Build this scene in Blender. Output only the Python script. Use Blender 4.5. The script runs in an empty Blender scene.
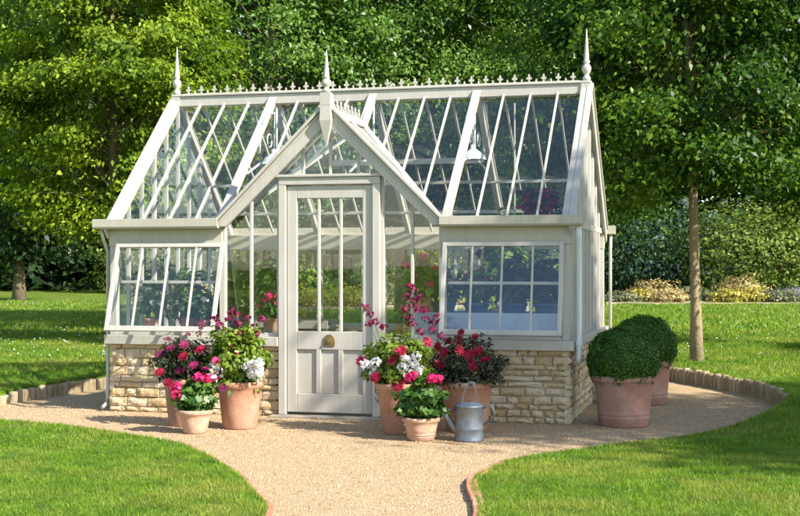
import bpy, math, random
import numpy as np
from mathutils import Vector, Matrix, Quaternion
random.seed(7)
RNG = np.random.default_rng(11)
scene = bpy.context.scene
COL = scene.collection
R_ = math.radians

# ------------------------------------------------------------------ camera frame (ground position from view coordinates)
TH = R_(14.34)
CAM = (3.698, -11.86, 1.4)
FW = (-math.sin(TH), math.cos(TH)); RT = (math.cos(TH), math.sin(TH))
def spot(px, d):                      # plan position at distance d along the view, px columns of an 800 px wide picture
    a = (px - 400) / 1330.0
    return (CAM[0] + d * (FW[0] + a * RT[0]), CAM[1] + d * (FW[1] + a * RT[1]))

# ------------------------------------------------------------------ helpers
def tag(o, label=None, cat=None, group=None, kind=None):
    if label: o['label'] = label
    if cat: o['category'] = cat
    if group: o['group'] = group
    if kind: o['kind'] = kind
    return o
def thing(name, label, cat, loc=(0, 0, 0), rz=0.0, group=None):
    o = bpy.data.objects.new(name, None); COL.objects.link(o)
    o.location = loc; o.rotation_euler = (0, 0, rz); o.empty_display_size = 0.1
    return tag(o, label, cat, group)

def np_mesh(name, V, Q, mat, parent=None, rnd=None, smooth=False):
    """V (n,3), Q (m,k) faces of equal size"""
    V = np.asarray(V, dtype=np.float32); Q = np.asarray(Q, dtype=np.int32)
    me = bpy.data.meshes.new(name)
    m, k = Q.shape
    me.vertices.add(len(V)); me.vertices.foreach_set('co', V.ravel())
    me.loops.add(m * k); me.loops.foreach_set('vertex_index', Q.ravel())
    me.polygons.add(m)
    me.polygons.foreach_set('loop_start', np.arange(0, m * k, k, dtype=np.int32))
    me.update(calc_edges=True)
    if rnd is not None:
        a = me.attributes.new('rnd', 'FLOAT', 'FACE'); a.data.foreach_set('value', np.asarray(rnd, dtype=np.float32))
    if smooth: me.polygons.foreach_set('use_smooth', np.ones(m, dtype=bool))
    me.materials.append(mat)
    o = bpy.data.objects.new(name, me); COL.objects.link(o)
    if parent: o.parent = parent
    return o

class MB:
    def __init__(s): s.v = []; s.f = []; s.r = []; s.sm = []
    def add(s, vs, fs, r=0.5, smooth=False):
        b = len(s.v); s.v += [tuple(v) for v in vs]
        for f in fs:
            s.f.append(tuple(i + b for i in f)); s.r.append(r); s.sm.append(smooth)
        return s
    def box(s, lo, hi, r=0.5):
        x0, y0, z0 = lo; x1, y1, z1 = hi
        return s.add([(x0,y0,z0),(x1,y0,z0),(x1,y1,z0),(x0,y1,z0),(x0,y0,z1),(x1,y0,z1),(x1,y1,z1),(x0,y1,z1)],
              [(0,3,2,1),(4,5,6,7),(0,1,5,4),(1,2,6,5),(2,3,7,6),(3,0,4,7)], r)
    def bar(s, p0, p1, w, h, up=(0, 0, 1), r=0.5, w1=None):
        """rectangular bar p0->p1, width w across, height h along 'up' (centred)"""
        p0 = Vector(p0); p1 = Vector(p1); d = (p1 - p0).normalized()
        u = Vector(up); u = (u - d * u.dot(d)).normalized(); sd = d.cross(u)
        vs = []
        for p, ww in ((p0, w), (p1, w1 or w)):
            for a, b in ((-1,-1),(1,-1),(1,1),(-1,1)):
                vs.append(p + sd * (a * ww / 2) + u * (b * h / 2))
        return s.add(vs, [(0,1,2,3),(7,6,5,4),(0,4,5,1),(1,5,6,2),(2,6,7,3),(3,7,4,0)], r)
    def tube(s, pts, rad, n=8, r=0.5, cap=True):
        pts = [Vector(p) for p in pts]
        if not hasattr(rad, '__len__'): rad = [rad] * len(pts)
        vs = []; fs = []; ref = Vector((0.3, 0.2, 1)).normalized()
        for i, p in enumerate(pts):
            d = (pts[min(i+1, len(pts)-1)] - pts[max(i-1, 0)]).normalized()
            a = d.cross(ref)
            if a.length < 1e-3: a = d.cross(Vector((1, 0, 0)))
            a.normalize(); b = d.cross(a)
            for k in range(n):
                t = 2 * math.pi * k / n
                vs.append(p + (a * math.cos(t) + b * math.sin(t)) * rad[i])
        for i in range(len(pts) - 1):
            for k in range(n):
                fs.append((i*n+k, i*n+(k+1)%n, (i+1)*n+(k+1)%n, (i+1)*n+k))
        s.add(vs, fs, r, True)
        if cap:
            b = len(s.v) - len(vs)
            s.f.append(tuple(b + k for k in range(n))[::-1]); s.r.append(r); s.sm.append(False)
            s.f.append(tuple(b + (len(pts)-1)*n + k for k in range(n))); s.r.append(r); s.sm.append(False)
        return s
    def lathe(s, prof, n=28, c=(0, 0, 0), r=0.5, wob=0.0):
        vs = []; fs = []
        for (rad, z) in prof:
            for k in range(n):
                t = 2 * math.pi * k / n
                w = 1 + wob * math.sin(3 * t + z * 9)
                vs.append((c[0] + rad * w * math.cos(t), c[1] + rad * w * math.sin(t), c[2] + z))
        for i in range(len(prof) - 1):
            for k in range(n):
                fs.append((i*n+k, i*n+(k+1)%n, (i+1)*n+(k+1)%n, (i+1)*n+k))
        return s.add(vs, fs, r, True)
    def prism(s, outline, p, ux, uy, th, r=0.5):
        """extrude a 2D outline; plane axes ux,uy at origin p, thickness th along ux x uy (centred)"""
        p = Vector(p); ux = Vector(ux).normalized(); uy = Vector(uy).normalized(); nz = ux.cross(uy)
        n = len(outline)
        vs = [p + ux*a + uy*b + nz*(th/2) for a, b in outline] + [p + ux*a + uy*b - nz*(th/2) for a, b in outline]
        fs = [tuple(range(n)), tuple(range(2*n-1, n-1, -1))] + [(i, i+n, (i+1)%n+n, (i+1)%n) for i in range(n)]
        return s.add(vs, fs, r)
    def build(s, name, mat, parent=None, bevel=0.0, seg=1):
        me = bpy.data.meshes.new(name); me.from_pydata(s.v, [], s.f); me.update()
        a = me.attributes.new('rnd', 'FLOAT', 'FACE'); a.data.foreach_set('value', s.r)
        me.polygons.foreach_set('use_smooth', s.sm)
        me.materials.append(mat)
        o = bpy.data.objects.new(name, me); COL.objects.link(o)
        if parent: o.parent = parent
        if bevel:
            m = o.modifiers.new('bevel', 'BEVEL'); m.width = bevel; m.segments = seg; m.limit_method = 'ANGLE'; m.angle_limit = R_(50)
        return o

# ------------------------------------------------------------------ materials
def newmat(name):
    m = bpy.data.materials.new(name); m.use_nodes = True
    nt = m.node_tree; nt.nodes.clear()
    out = nt.nodes.new('ShaderNodeOutputMaterial')
    return m, nt, out
def N(nt, t, **kw):
    n = nt.nodes.new(t)
    for k, v in kw.items():
        if k in n.inputs: n.inputs[k].default_value = v
        else: setattr(n, k, v)
    return n
def ramp(nt, stops, src=None):
    n = nt.nodes.new('ShaderNodeValToRGB'); cr = n.color_ramp
    while len(cr.elements) < len(stops): cr.elements.new(0.5)
    for e, (p, c) in zip(cr.elements, stops):
        e.position = p; e.color = (c[0], c[1], c[2], 1)
    if src is not None: nt.links.new(src, n.inputs[0])
    return n
def mixc(nt, fac, a, b, mode='MIX'):
    n = nt.nodes.new('ShaderNodeMix'); n.data_type = 'RGBA'; n.blend_type = mode
    for i, v in ((0, fac), (6, a), (7, b)):
        if isinstance(v, (int, float)): n.inputs[i].default_value = v
        elif isinstance(v, (tuple, list)): n.inputs[i].default_value = (v[0], v[1], v[2], 1)
        else: nt.links.new(v, n.inputs[i])
    return n.outputs[2]
def noise(nt, scale, detail=4, rough=0.55, vec=None):
    n = N(nt, 'ShaderNodeTexNoise', Scale=scale, Detail=detail, Roughness=rough)
    if vec is None:
        g = nt.nodes.new('ShaderNodeNewGeometry'); vec = g.outputs['Position']
    nt.links.new(vec, n.inputs['Vector'])
    return n

def leaf_mat(name, cols, trans=0.3, tcol=None, rough=0.42, big=0.35, spec=0.4):
    m, nt, out = newmat(name)
    at = N(nt, 'ShaderNodeAttribute', attribute_name='rnd')
    nz = noise(nt, big, 2)
    mul = N(nt, 'ShaderNodeMath', operation='MULTIPLY_ADD'); nt.links.new(nz.outputs[0], mul.inputs[0])
    mul.inputs[1].default_value = 0.9; mul.inputs[2].default_value = -0.45
    add = N(nt, 'ShaderNodeMath', operation='ADD', use_clamp=True)
    nt.links.new(mul.outputs[0], add.inputs[0]); nt.links.new(at.outputs['Fac'], add.inputs[1])
    k = len(cols)
    rp = ramp(nt, [(i / (k - 1), c) for i, c in enumerate(cols)], add.outputs[0])
    p = N(nt, 'ShaderNodeBsdfPrincipled', Roughness=rough); p.inputs['Specular IOR Level'].default_value = spec
    nt.links.new(rp.outputs[0], p.inputs['Base Color'])
    t = nt.nodes.new('ShaderNodeBsdfTranslucent')
    tc = mixc(nt, 1.0, rp.outputs[0], tcol or (1.5, 1.6, 0.6), 'MULTIPLY')
    nt.links.new(tc, t.inputs['Color'])
    mx = N(nt, 'ShaderNodeMixShader', Fac=trans)
    nt.links.new(p.outputs[0], mx.inputs[1]); nt.links.new(t.outputs[0], mx.inputs[2]); nt.links.new(mx.outputs[0], out.inputs[0])
    return m

def paint_mat(name, col, rough=0.4, dirt=0.2, bump=0.02):
    m, nt, out = newmat(name)
    p = N(nt, 'ShaderNodeBsdfPrincipled', Roughness=rough)
    n1 = noise(nt, 3.0, 5); n2 = noise(nt, 40.0, 4)
    c = mixc(nt, n1.outputs[0], tuple(x * (1 - dirt) for x in col), tuple(min(1, x * (1 + dirt * 0.6)) for x in col))
    c = mixc(nt, 0.15, c, n2.outputs[1], 'SOFT_LIGHT')
    ge = nt.nodes.new('ShaderNodeNewGeometry'); mp = N(nt, 'ShaderNodeVectorMath', operation='MULTIPLY'); nt.links.new(ge.outputs['Position'], mp.inputs[0]); mp.inputs[1].default_value = (26, 26, 1.6)
    n4 = noise(nt, 1.0, 5, 0.65, mp.outputs[0])          # rain streaks and algae
    r4 = ramp(nt, [(0.45, (0, 0, 0)), (0.78, (0.42, 0.42, 0.42))], n4.outputs[0])
    c = mixc(nt, r4.outputs[0], c, tuple(x * f for x, f in zip(col, (0.66, 0.67, 0.60))))
    nt.links.new(c, p.inputs['Base Color'])
    b = N(nt, 'ShaderNodeBump', Strength=0.25, Distance=bump * 0.05); nt.links.new(n2.outputs[0], b.inputs['Height']); nt.links.new(b.outputs[0], p.inputs['Normal'])
    nt.links.new(p.outputs[0], out.inputs[0])
    return m

def rough_mat(name, stops, scale=8.0, rough=0.85, bump=0.4, bdist=0.01, bscale=60.0, use_rnd=0.6, detail=6):
    """stone, terracotta, timber, bark: ramp over noise and the per-face random value"""
    m, nt, out = newmat(name)
    p = N(nt, 'ShaderNodeBsdfPrincipled', Roughness=rough); p.inputs['Specular IOR Level'].default_value = 0.25
    tc = nt.nodes.new('ShaderNodeTexCoord')
    n1 = noise(nt, scale, detail, 0.6, tc.outputs['Object']); n2 = noise(nt, bscale, 6, 0.65, tc.outputs['Object'])
    at = N(nt, 'ShaderNodeAttribute', attribute_name='rnd')
    mx = N(nt, 'ShaderNodeMix'); mx.inputs[0].default_value = use_rnd
    nt.links.new(n1.outputs[0], mx.inputs[2]); nt.links.new(at.outputs['Fac'], mx.inputs[3])
    rp = ramp(nt, stops, mx.outputs[0])
    c = mixc(nt, 0.5, rp.outputs[0], n2.outputs[0], 'OVERLAY')
    nt.links.new(c, p.inputs['Base Color'])
    ad = N(nt, 'ShaderNodeMath', operation='ADD'); nt.links.new(n1.outputs[0], ad.inputs[0]); nt.links.new(n2.outputs[0], ad.inputs[1])
    b = N(nt, 'ShaderNodeBump', Strength=bump, Distance=bdist); nt.links.new(ad.outputs[0], b.inputs['Height']); nt.links.new(b.outputs[0], p.inputs['Normal'])
    nt.links.new(p.outputs[0], out.inputs[0])
    return m

def glass_mat():
    m, nt, out = newmat('window_glass')
    tr = nt.nodes.new('ShaderNodeBsdfTransparent'); tr.inputs[0].default_value = (0.95, 0.975, 0.965, 1)
    gl = N(nt, 'ShaderNodeBsdfGlossy', Roughness=0.0); gl.inputs[0].default_value = (1, 1, 1, 1)
    ge = nt.nodes.new('ShaderNodeNewGeometry')       # Schlick reflectance of a thin pane, the same from both sides
    dt = N(nt, 'ShaderNodeVectorMath', operation='DOT_PRODUCT'); nt.links.new(ge.outputs['Normal'], dt.inputs[0]); nt.links.new(ge.outputs['Incoming'], dt.inputs[1])
    ab = N(nt, 'ShaderNodeMath', operation='ABSOLUTE'); nt.links.new(dt.outputs['Value'], ab.inputs[0])
    iv = N(nt, 'ShaderNodeMath', operation='SUBTRACT', use_clamp=True); iv.inputs[0].default_value = 1.0; nt.links.new(ab.outputs[0], iv.inputs[1])
    pw = N(nt, 'ShaderNodeMath', operation='POWER'); nt.links.new(iv.outputs[0], pw.inputs[0]); pw.inputs[1].default_value = 4.0
    ml = N(nt, 'ShaderNodeMath', operation='MULTIPLY_ADD', use_clamp=True); ml.inputs[1].default_value = 0.8; ml.inputs[2].default_value = 0.085
    nt.links.new(pw.outputs[0], ml.inputs[0])
    nz = noise(nt, 1.3, 1)
    b = N(nt, 'ShaderNodeBump', Strength=0.05, Distance=0.05); nt.links.new(nz.outputs[0], b.inputs['Height'])
    nt.links.new(b.outputs[0], gl.inputs['Normal'])
    # dust film
    df = N(nt, 'ShaderNodeBsdfDiffuse'); df.inputs[0].default_value = (0.6, 0.62, 0.6, 1)
    mx = nt.nodes.new('ShaderNodeMixShader'); nt.links.new(ml.outputs[0], mx.inputs[0])
    nt.links.new(tr.outputs[0], mx.inputs[1]); nt.links.new(gl.outputs[0], mx.inputs[2])
    m2 = nt.nodes.new('ShaderNodeMixShader'); n3 = noise(nt, 2.2, 4)
    r3 = ramp(nt, [(0.4, (0.002,)*3), (0.85, (0.014,)*3)], n3.outputs[0]); nt.links.new(r3.outputs[0], m2.inputs[0])
    nt.links.new(mx.outputs[0], m2.inputs[1]); nt.links.new(df.outputs[0], m2.inputs[2])
    nt.links.new(m2.outputs[0], out.inputs[0])
    return m

CREAM = (0.455, 0.422, 0.362)
M = {}
M['paint'] = paint_mat('cream_paint', CREAM)
M['paint2'] = paint_mat('stone_paint', (0.43, 0.39, 0.31))
M['white'] = paint_mat('white_enamel', (0.62, 0.63, 0.61), 0.3)
M['glass'] = glass_mat()
M['stone'] = rough_mat('cotswold_stone', [(0.0, (0.38, 0.25, 0.12)), (0.3, (0.50, 0.365, 0.20)), (0.55, (0.57, 0.45, 0.28)), (0.8, (0.60, 0.50, 0.36)), (1.0, (0.45, 0.385, 0.29))], 11, 0.9, 0.8, 0.02, 45, 0.6)
M['mortar'] = rough_mat('lime_mortar', [(0.2, (0.30, 0.225, 0.135)), (0.8, (0.43, 0.335, 0.21))], 20, 0.95, 0.7, 0.01, 120, 0.0)
M['terracotta'] = rough_mat('terracotta', [(0.25, (0.27, 0.125, 0.07)), (0.45, (0.385, 0.19, 0.115)), (0.60, (0.43, 0.245, 0.165)), (0.78, (0.50, 0.38, 0.30)), (0.95, (0.30, 0.22, 0.15))], 5, 0.85, 0.3, 0.005, 60, 0.1)
M['terracotta_old'] = rough_mat('weathered_terracotta', [(0.2, (0.25, 0.12, 0.085)), (0.5, (0.36, 0.19, 0.14)), (0.7, (0.42, 0.26, 0.20)), (1.0, (0.48, 0.38, 0.33))], 5, 0.85, 0.25, 0.004, 70, 0.1)
M['terracotta_pale'] = rough_mat('pale_terracotta', [(0.25, (0.34, 0.185, 0.11)), (0.5, (0.46, 0.28, 0.185)), (0.8, (0.54, 0.43, 0.34))], 8, 0.85, 0.3, 0.004, 80, 0.1)
M['brick'] = rough_mat('edging_brick', [(0.0, (0.33, 0.14, 0.08)), (0.5, (0.45, 0.21, 0.12)), (1.0, (0.52, 0.33, 0.22))], 14, 0.9, 0.5, 0.006, 80, 0.6)
M['log'] = rough_mat('weathered_timber', [(0.0, (0.20, 0.14, 0.08)), (0.5, (0.33, 0.25, 0.15)), (1.0, (0.45, 0.37, 0.25))], 10, 0.9, 0.6, 0.01, 40, 0.5)
M['bark'] = rough_mat('bark', [(0.2, (0.10, 0.075, 0.045)), (0.6, (0.19, 0.15, 0.09)), (1.0, (0.27, 0.23, 0.15))], 6, 0.95, 0.9, 0.02, 30, 0.2)
M['bark_pale'] = rough_mat('pale_bark', [(0.2, (0.20, 0.15, 0.085)), (0.55, (0.31, 0.24, 0.14)), (1.0, (0.40, 0.34, 0.22))], 7, 0.95, 0.8, 0.015, 34, 0.2)
M['soil'] = rough_mat('soil', [(0.2, (0.03, 0.022, 0.015)), (0.8, (0.08, 0.06, 0.04))], 30, 1, 0.8, 0.02, 90, 0.1)
M['paving'] = rough_mat('stone_paving', [(0.2, (0.28, 0.24, 0.19)), (0.8, (0.40, 0.35, 0.28))], 4, 0.9, 0.3, 0.01, 50, 0.3)
def metal(name, col, rough, sc=14):
    m, nt, out = newmat(name)
    p = N(nt, 'ShaderNodeBsdfPrincipled', Metallic=0.75, Roughness=rough)
    v = N(nt, 'ShaderNodeTexVoronoi', Scale=sc * 2.2); g = nt.nodes.new('ShaderNodeTexCoord'); nt.links.new(g.outputs['Object'], v.inputs['Vector'])
    n1 = noise(nt, sc, 5, 0.6, g.outputs['Object'])
    c = mixc(nt, v.outputs['Distance'], tuple(x * 0.6 for x in col), col)
    c = mixc(nt, n1.outputs[0], c, tuple(x * 0.5 for x in col)); nt.links.new(c, p.inputs['Base Color'])
    r = ramp(nt, [(0.3, (rough - .12,)*3), (0.7, (rough + .15,)*3)], n1.outputs[0]); nt.links.new(r.outputs[0], p.inputs['Roughness'])
    nt.links.new(p.outputs[0], out.inputs[0]); return m
M['zinc'] = metal('galvanised_steel', (0.30, 0.335, 0.375), 0.55, 7)
M['brass'] = metal('aged_brass', (0.42, 0.31, 0.13), 0.42, 20)
M['blue_pot'] = paint_mat('blue_glaze', (0.035, 0.07, 0.16), 0.25)
M['tray'] = paint_mat('grey_blue_staging', (0.33, 0.40, 0.50), 0.45)
M['bench'] = paint_mat('weathered_staging', (0.30, 0.27, 0.22), 0.6)
M['crimson_pot'] = rough_mat('red_clay', [(0.2, (0.30, 0.10, 0.06)), (0.8, (0.45, 0.17, 0.11))], 7, 0.8, 0.3, 0.004, 70, 0.1)

M['leaf_lime'] = leaf_mat('hornbeam_leaves', [(0.026, 0.058, 0.005), (0.11, 0.18, 0.012), (0.24, 0.32, 0.02), (0.37, 0.41, 0.04)], 0.36, rough=0.5, spec=0.18)
M['leaf_mid'] = leaf_mat('beech_leaves', [(0.014, 0.046, 0.007), (0.052, 0.118, 0.013), (0.115, 0.205, 0.025), (0.22, 0.31, 0.07)], 0.3, rough=0.38, spec=0.3)
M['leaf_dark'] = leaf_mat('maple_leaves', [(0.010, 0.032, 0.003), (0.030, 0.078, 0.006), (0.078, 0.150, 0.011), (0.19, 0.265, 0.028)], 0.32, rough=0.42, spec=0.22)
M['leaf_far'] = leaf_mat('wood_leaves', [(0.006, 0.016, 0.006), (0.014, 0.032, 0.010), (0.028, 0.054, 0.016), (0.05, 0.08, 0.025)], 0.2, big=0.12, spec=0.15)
M['leaf_olive'] = leaf_mat('olive_leaves', [(0.07, 0.11, 0.02), (0.14, 0.19, 0.035), (0.22, 0.27, 0.06)], 0.3, spec=0.15)
M['leaf_blue'] = leaf_mat('conifer_leaves', [(0.016, 0.038, 0.024), (0.036, 0.072, 0.045), (0.07, 0.115, 0.07)], 0.15, spec=0.15)
M['leaf_box'] = leaf_mat('box_leaves', [(0.018, 0.055, 0.006), (0.05, 0.125, 0.012), (0.12, 0.22, 0.025)], 0.25, rough=0.4, big=3.0, spec=0.3)
M['leaf_bright'] = leaf_mat('bright_leaves', [(0.07, 0.12, 0.012), (0.15, 0.22, 0.02), (0.26, 0.33, 0.04)], 0.35, big=5)
M['leaf_ger'] = leaf_mat('geranium_leaves', [(0.03, 0.085, 0.012), (0.06, 0.14, 0.02), (0.11, 0.20, 0.03)], 0.3, big=5)
M['leaf_burg'] = leaf_mat('burgundy_leaves', [(0.022, 0.022, 0.014), (0.045, 0.045, 0.024), (0.07, 0.105, 0.03)], 0.2, (1.4, 1.1, 0.8), big=5)
M['stem'] = leaf_mat('stems', [(0.06, 0.09, 0.02), (0.12, 0.12, 0.04)], 0.0, big=4)
M['ochre'] = leaf_mat('ochre_foliage', [(0.27, 0.22, 0.07), (0.44, 0.35, 0.14), (0.58, 0.47, 0.23)], 0.25, (1.2, 1, .7), big=2)
M['gold'] = leaf_mat('golden_foliage', [(0.20, 0.20, 0.03), (0.38, 0.34, 0.05), (0.55, 0.46, 0.08)], 0.25, (1.2, 1.1, .5), big=2)
M['sage'] = leaf_mat('sage_foliage', [(0.10, 0.12, 0.05), (0.17, 0.19, 0.09), (0.25, 0.25, 0.13)], 0.2, (1.1, 1.1, .8), big=2)
M['lavender'] = leaf_mat('lavender_foliage', [(0.14, 0.15, 0.14), (0.2, 0.21, 0.21), (0.28, 0.27, 0.30)], 0.2, (1, 1, 1), big=2)
def petal(name, a, b, t=0.3): return leaf_mat(name, [a, b], t, (1.2, 1.05, 1.1), rough=0.6, big=8, spec=0.2)
M['p_white'] = petal('white_petals', (0.68, 0.68, 0.66), (0.86, 0.86, 0.85))
M['p_pink'] = petal('pink_petals', (0.55, 0.015, 0.10), (0.80, 0.05, 0.22))
M['p_red'] = petal('crimson_petals', (0.20, 0.006, 0.022), (0.42, 0.022, 0.06))
M['p_mag'] = petal('magenta_petals', (0.13, 0.010, 0.045), (0.30, 0.028, 0.10))
M['p_viol'] = petal('violet_petals', (0.20, 0.03, 0.26), (0.38, 0.07, 0.42))
M['p_yell'] = petal('yellow_eye', (0.55, 0.36, 0.03), (0.7, 0.5, 0.06))

# ---- lawn colour, shared by ground and blades (real dry patches, not light)
def grass_color(nt, bright=1.0):
    n1 = noise(nt, 0.9, 5, 0.65); n2 = noise(nt, 4.0, 6, 0.7)
    b = bright
    r1 = ramp(nt, [(0.30, (0.042*b, 0.092*b, 0.006*b)), (0.5, (0.086*b, 0.152*b, 0.012*b)), (0.72, (0.145*b, 0.215*b, 0.018*b))], n2.outputs[0])
    f = ramp(nt, [(0.47, (0, 0, 0)), (0.72, (0.8, 0.8, 0.8))], n1.outputs[0])
    return mixc(nt, f.outputs[0], r1.outputs[0], (0.21*b, 0.205*b, 0.045*b))
def lawn_mat():
    m, nt, out = newmat('lawn_turf')
    p = N(nt, 'ShaderNodeBsdfPrincipled', Roughness=0.9); p.inputs['Specular IOR Level'].default_value = 0.15
    c = grass_color(nt, 1.05); n3 = noise(nt, 45, 5, 0.7)
    c = mixc(nt, 0.7, c, n3.outputs[0], 'OVERLAY'); nt.links.new(c, p.inputs['Base Color'])
    b = N(nt, 'ShaderNodeBump', Strength=0.9, Distance=0.03); nt.links.new(n3.outputs[0], b.inputs['Height']); nt.links.new(b.outputs[0], p.inputs['Normal'])
    nt.links.new(p.outputs[0], out.inputs[0]); return m
def blade_mat():
    m, nt, out = newmat('grass_blades')
    c = grass_color(nt, 1.55)
    at = N(nt, 'ShaderNodeAttribute', attribute_name='rnd')
    rp = ramp(nt, [(0, (0.55, 0.6, 0.5)), (0.5, (1, 1, 1)), (0.9, (1.3, 1.2, 1.0)), (1, (1.9, 1.5, 1.2))], at.outputs['Fac'])
    c = mixc(nt, 1.0, c, rp.outputs[0], 'MULTIPLY')
    p = N(nt, 'ShaderNodeBsdfPrincipled', Roughness=0.5); p.inputs['Specular IOR Level'].default_value = 0.3
    t = nt.nodes.new('ShaderNodeBsdfTranslucent'); nt.links.new(c, p.inputs['Base Color'])
    c2 = mixc(nt, 1.0, c, (1.4, 1.5, 0.7), 'MULTIPLY'); nt.links.new(c2, t.inputs[0])
    mx = N(nt, 'ShaderNodeMixShader', Fac=0.4); nt.links.new(p.outputs[0], mx.inputs[1]); nt.links.new(t.outputs[0], mx.inputs[2])
    nt.links.new(mx.outputs[0], out.inputs[0]); return m
def gravel_mat():
    m, nt, out = newmat('fine_gravel')
    g = nt.nodes.new('ShaderNodeNewGeometry')
    v = N(nt, 'ShaderNodeTexVoronoi', Scale=95.0); nt.links.new(g.outputs['Position'], v.inputs['Vector'])
    sep = nt.nodes.new('ShaderNodeSeparateColor'); nt.links.new(v.outputs['Color'], sep.inputs[0])
    rp = ramp(nt, [(0.0, (0.29, 0.19, 0.10)), (0.35, (0.44, 0.31, 0.175)), (0.7, (0.53, 0.385, 0.23)), (1.0, (0.64, 0.51, 0.35))], sep.outputs[0])
    n1 = noise(nt, 2.2, 6, 0.7); n2 = noise(nt, 5, 8, 0.75)
    c = mixc(nt, n1.outputs[0], rp.outputs[0], (0.47, 0.32, 0.165)); 
    f = ramp(nt, [(0.50, (0, 0, 0)), (0.72, (0.6, 0.6, 0.6))], n2.outputs[0])
    c = mixc(nt, f.outputs[0], c, (0.30, 0.195, 0.10))
    n5 = noise(nt, 34, 6, 0.8); c = mixc(nt, 0.55, c, n5.outputs[0], 'OVERLAY')
    p = N(nt, 'ShaderNodeBsdfPrincipled', Roughness=0.9); p.inputs['Specular IOR Level'].default_value = 0.2
    nt.links.new(c, p.inputs['Base Color'])
    n3 = noise(nt, 55, 4, 0.7)
    ad = N(nt, 'ShaderNodeMath', operation='SUBTRACT'); nt.links.new(n3.outputs[0], ad.inputs[0]); nt.links.new(v.outputs['Distance'], ad.inputs[1])
    b = N(nt, 'ShaderNodeBump', Strength=0.8, Distance=0.012); nt.links.new(ad.outputs[0], b.inputs['Height']); nt.links.new(b.outputs[0], p.inputs['Normal'])
    nt.links.new(p.outputs[0], out.inputs[0]); return m
M['lawn'] = lawn_mat(); M['blade'] = blade_mat(); M['gravel'] = gravel_mat()

# ------------------------------------------------------------------ leaves
def unit(a): return a / np.maximum(np.linalg.norm(a, axis=1, keepdims=True), 1e-9)
def leaf_quads(P, Nn, L, W, rng=RNG, fold=0.18, D=None):
    n = len(P); Nn = unit(Nn)
    if D is None: D = rng.normal(size=(n, 3))
    D = unit(D - Nn * np.sum(D * Nn, axis=1, keepdims=True)); S = np.cross(Nn, D)
    L = np.broadcast_to(np.asarray(L, float).reshape(-1, 1), (n, 1)); W = np.broadcast_to(np.asarray(W, float).reshape(-1, 1), (n, 1))
    V = np.stack([P - D*L/2, P + S*W/2 + Nn*W*fold - D*L*0.05, P + D*L/2 - Nn*L*0.12, P - S*W/2 + Nn*W*fold - D*L*0.05], axis=1).reshape(-1, 3)
    Q = np.arange(4*n).reshape(n, 4)
    return V, Q
def foliage(name, P, Nn, L, W, mat, parent=None, rnd=None, rng=RNG, D=None):
    V, Q = leaf_quads(P, Nn, L, W, rng, D=D)
    if rnd is None: rnd = rng.random(len(P))
    return np_mesh(name, V, Q, mat, parent, rnd)

def crown_profile(t, kind):
    if kind == 'cone': return np.minimum(1, 2.2 * t ** 0.5) * (1 - t) ** 0.75 * 1.15
    if kind == 'full': return np.minimum(1, 0.72 + 1.2 * t) * (1 - t ** 2.2) ** 0.6
    return np.minimum(1, 1.9 * t ** 0.55) * (1 - t ** 2.2) ** 0.6
def tree(name, label, loc, H, R, zb, nclump, nleaf, leaf, mat, bark, tr, seed, kind='round', flat=0.32, cr=0.30, group=None, tight=0.49, up=0.55):
    rng = np.random.default_rng(seed)
    root = thing(name, label, 'tree', loc, 0, group)
    t = rng.random(nclump) ** 0.9; h = zb + (H - zb) * t
    env = R * crown_profile(t, kind)
    ang = rng.random(nclump) * 2 * np.pi; rad = env * rng.random(nclump) ** 0.42
    C = np.stack([rad * np.cos(ang), rad * np.sin(ang), h], axis=1)
    C[:, 2] -= 0.12 * rad
    csize = R * cr * (0.6 + 0.8 * rng.random(nclump))
    idx = rng.integers(0, nclump, nleaf)
    off = rng.normal(size=(nleaf, 3)) * tight
    rr = np.hypot(off[:, 0], off[:, 1])
    off[:, 2] = off[:, 2] * flat - 0.22 * rr ** 2
    P = C[idx] + off * csize[idx][:, None]
    outw = P.copy(); outw[:, 2] = 0; outw = unit(outw)
    Nn = np.array([0, 0, up]) + outw * 0.6 + rng.normal(size=(nleaf, 3)) * 0.55
    D = outw + rng.normal(size=(nleaf, 3)) * 0.7 + np.array([0, 0, -0.5])
    L = leaf * (0.6 + 0.8 * rng.random(nleaf))
    crnd = rng.random(nclump)
    rnd = np.clip(0.5 * crnd[idx] + 0.5 * rng.random(nleaf), 0, 1)
    foliage('crown', P, Nn, L, L * 0.52, mat, root, rnd, rng, D)
    mb = MB()
    pts = []; k = 9; top = zb + (H - zb) * 0.85
    lx, ly = rng.normal(size=2) * 0.012 * H
    for i in range(k):
        s = i / (k - 1)
        pts.append((lx * s + 0.03 * math.sin(4 * s + seed), ly * s + 0.03 * math.cos(5 * s + seed), -0.15 + s * (top + 0.15)))
    rads = [tr * (1.35 if i == 0 else 1.0) * (1 - 0.9 * i / (k - 1)) + 0.006 for i in range(k)]
    mb.tube(pts, rads, 10)
    for i in range(0, nclump, 2):
        c = C[i]; hz = min(max(zb * 1.16, c[2] - 0.45 * math.hypot(c[0], c[1]) - 0.1), top)
        if c[2] < zb * 1.12: continue
        s = min(1, hz / top); a = (lx * s, ly * s, hz)
        mid = ((a[0] + c[0]) * 0.5, (a[1] + c[1]) * 0.5, (a[2] + c[2]) * 0.5 + 0.06 * R)
        r0 = max(0.008, tr * (1 - s) * 0.3)
        mb.tube([a, mid, tuple(c)], [r0, r0 * 0.6, 0.006], 5, cap=False)
    mb.build('trunk', bark, root)
    return root

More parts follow.
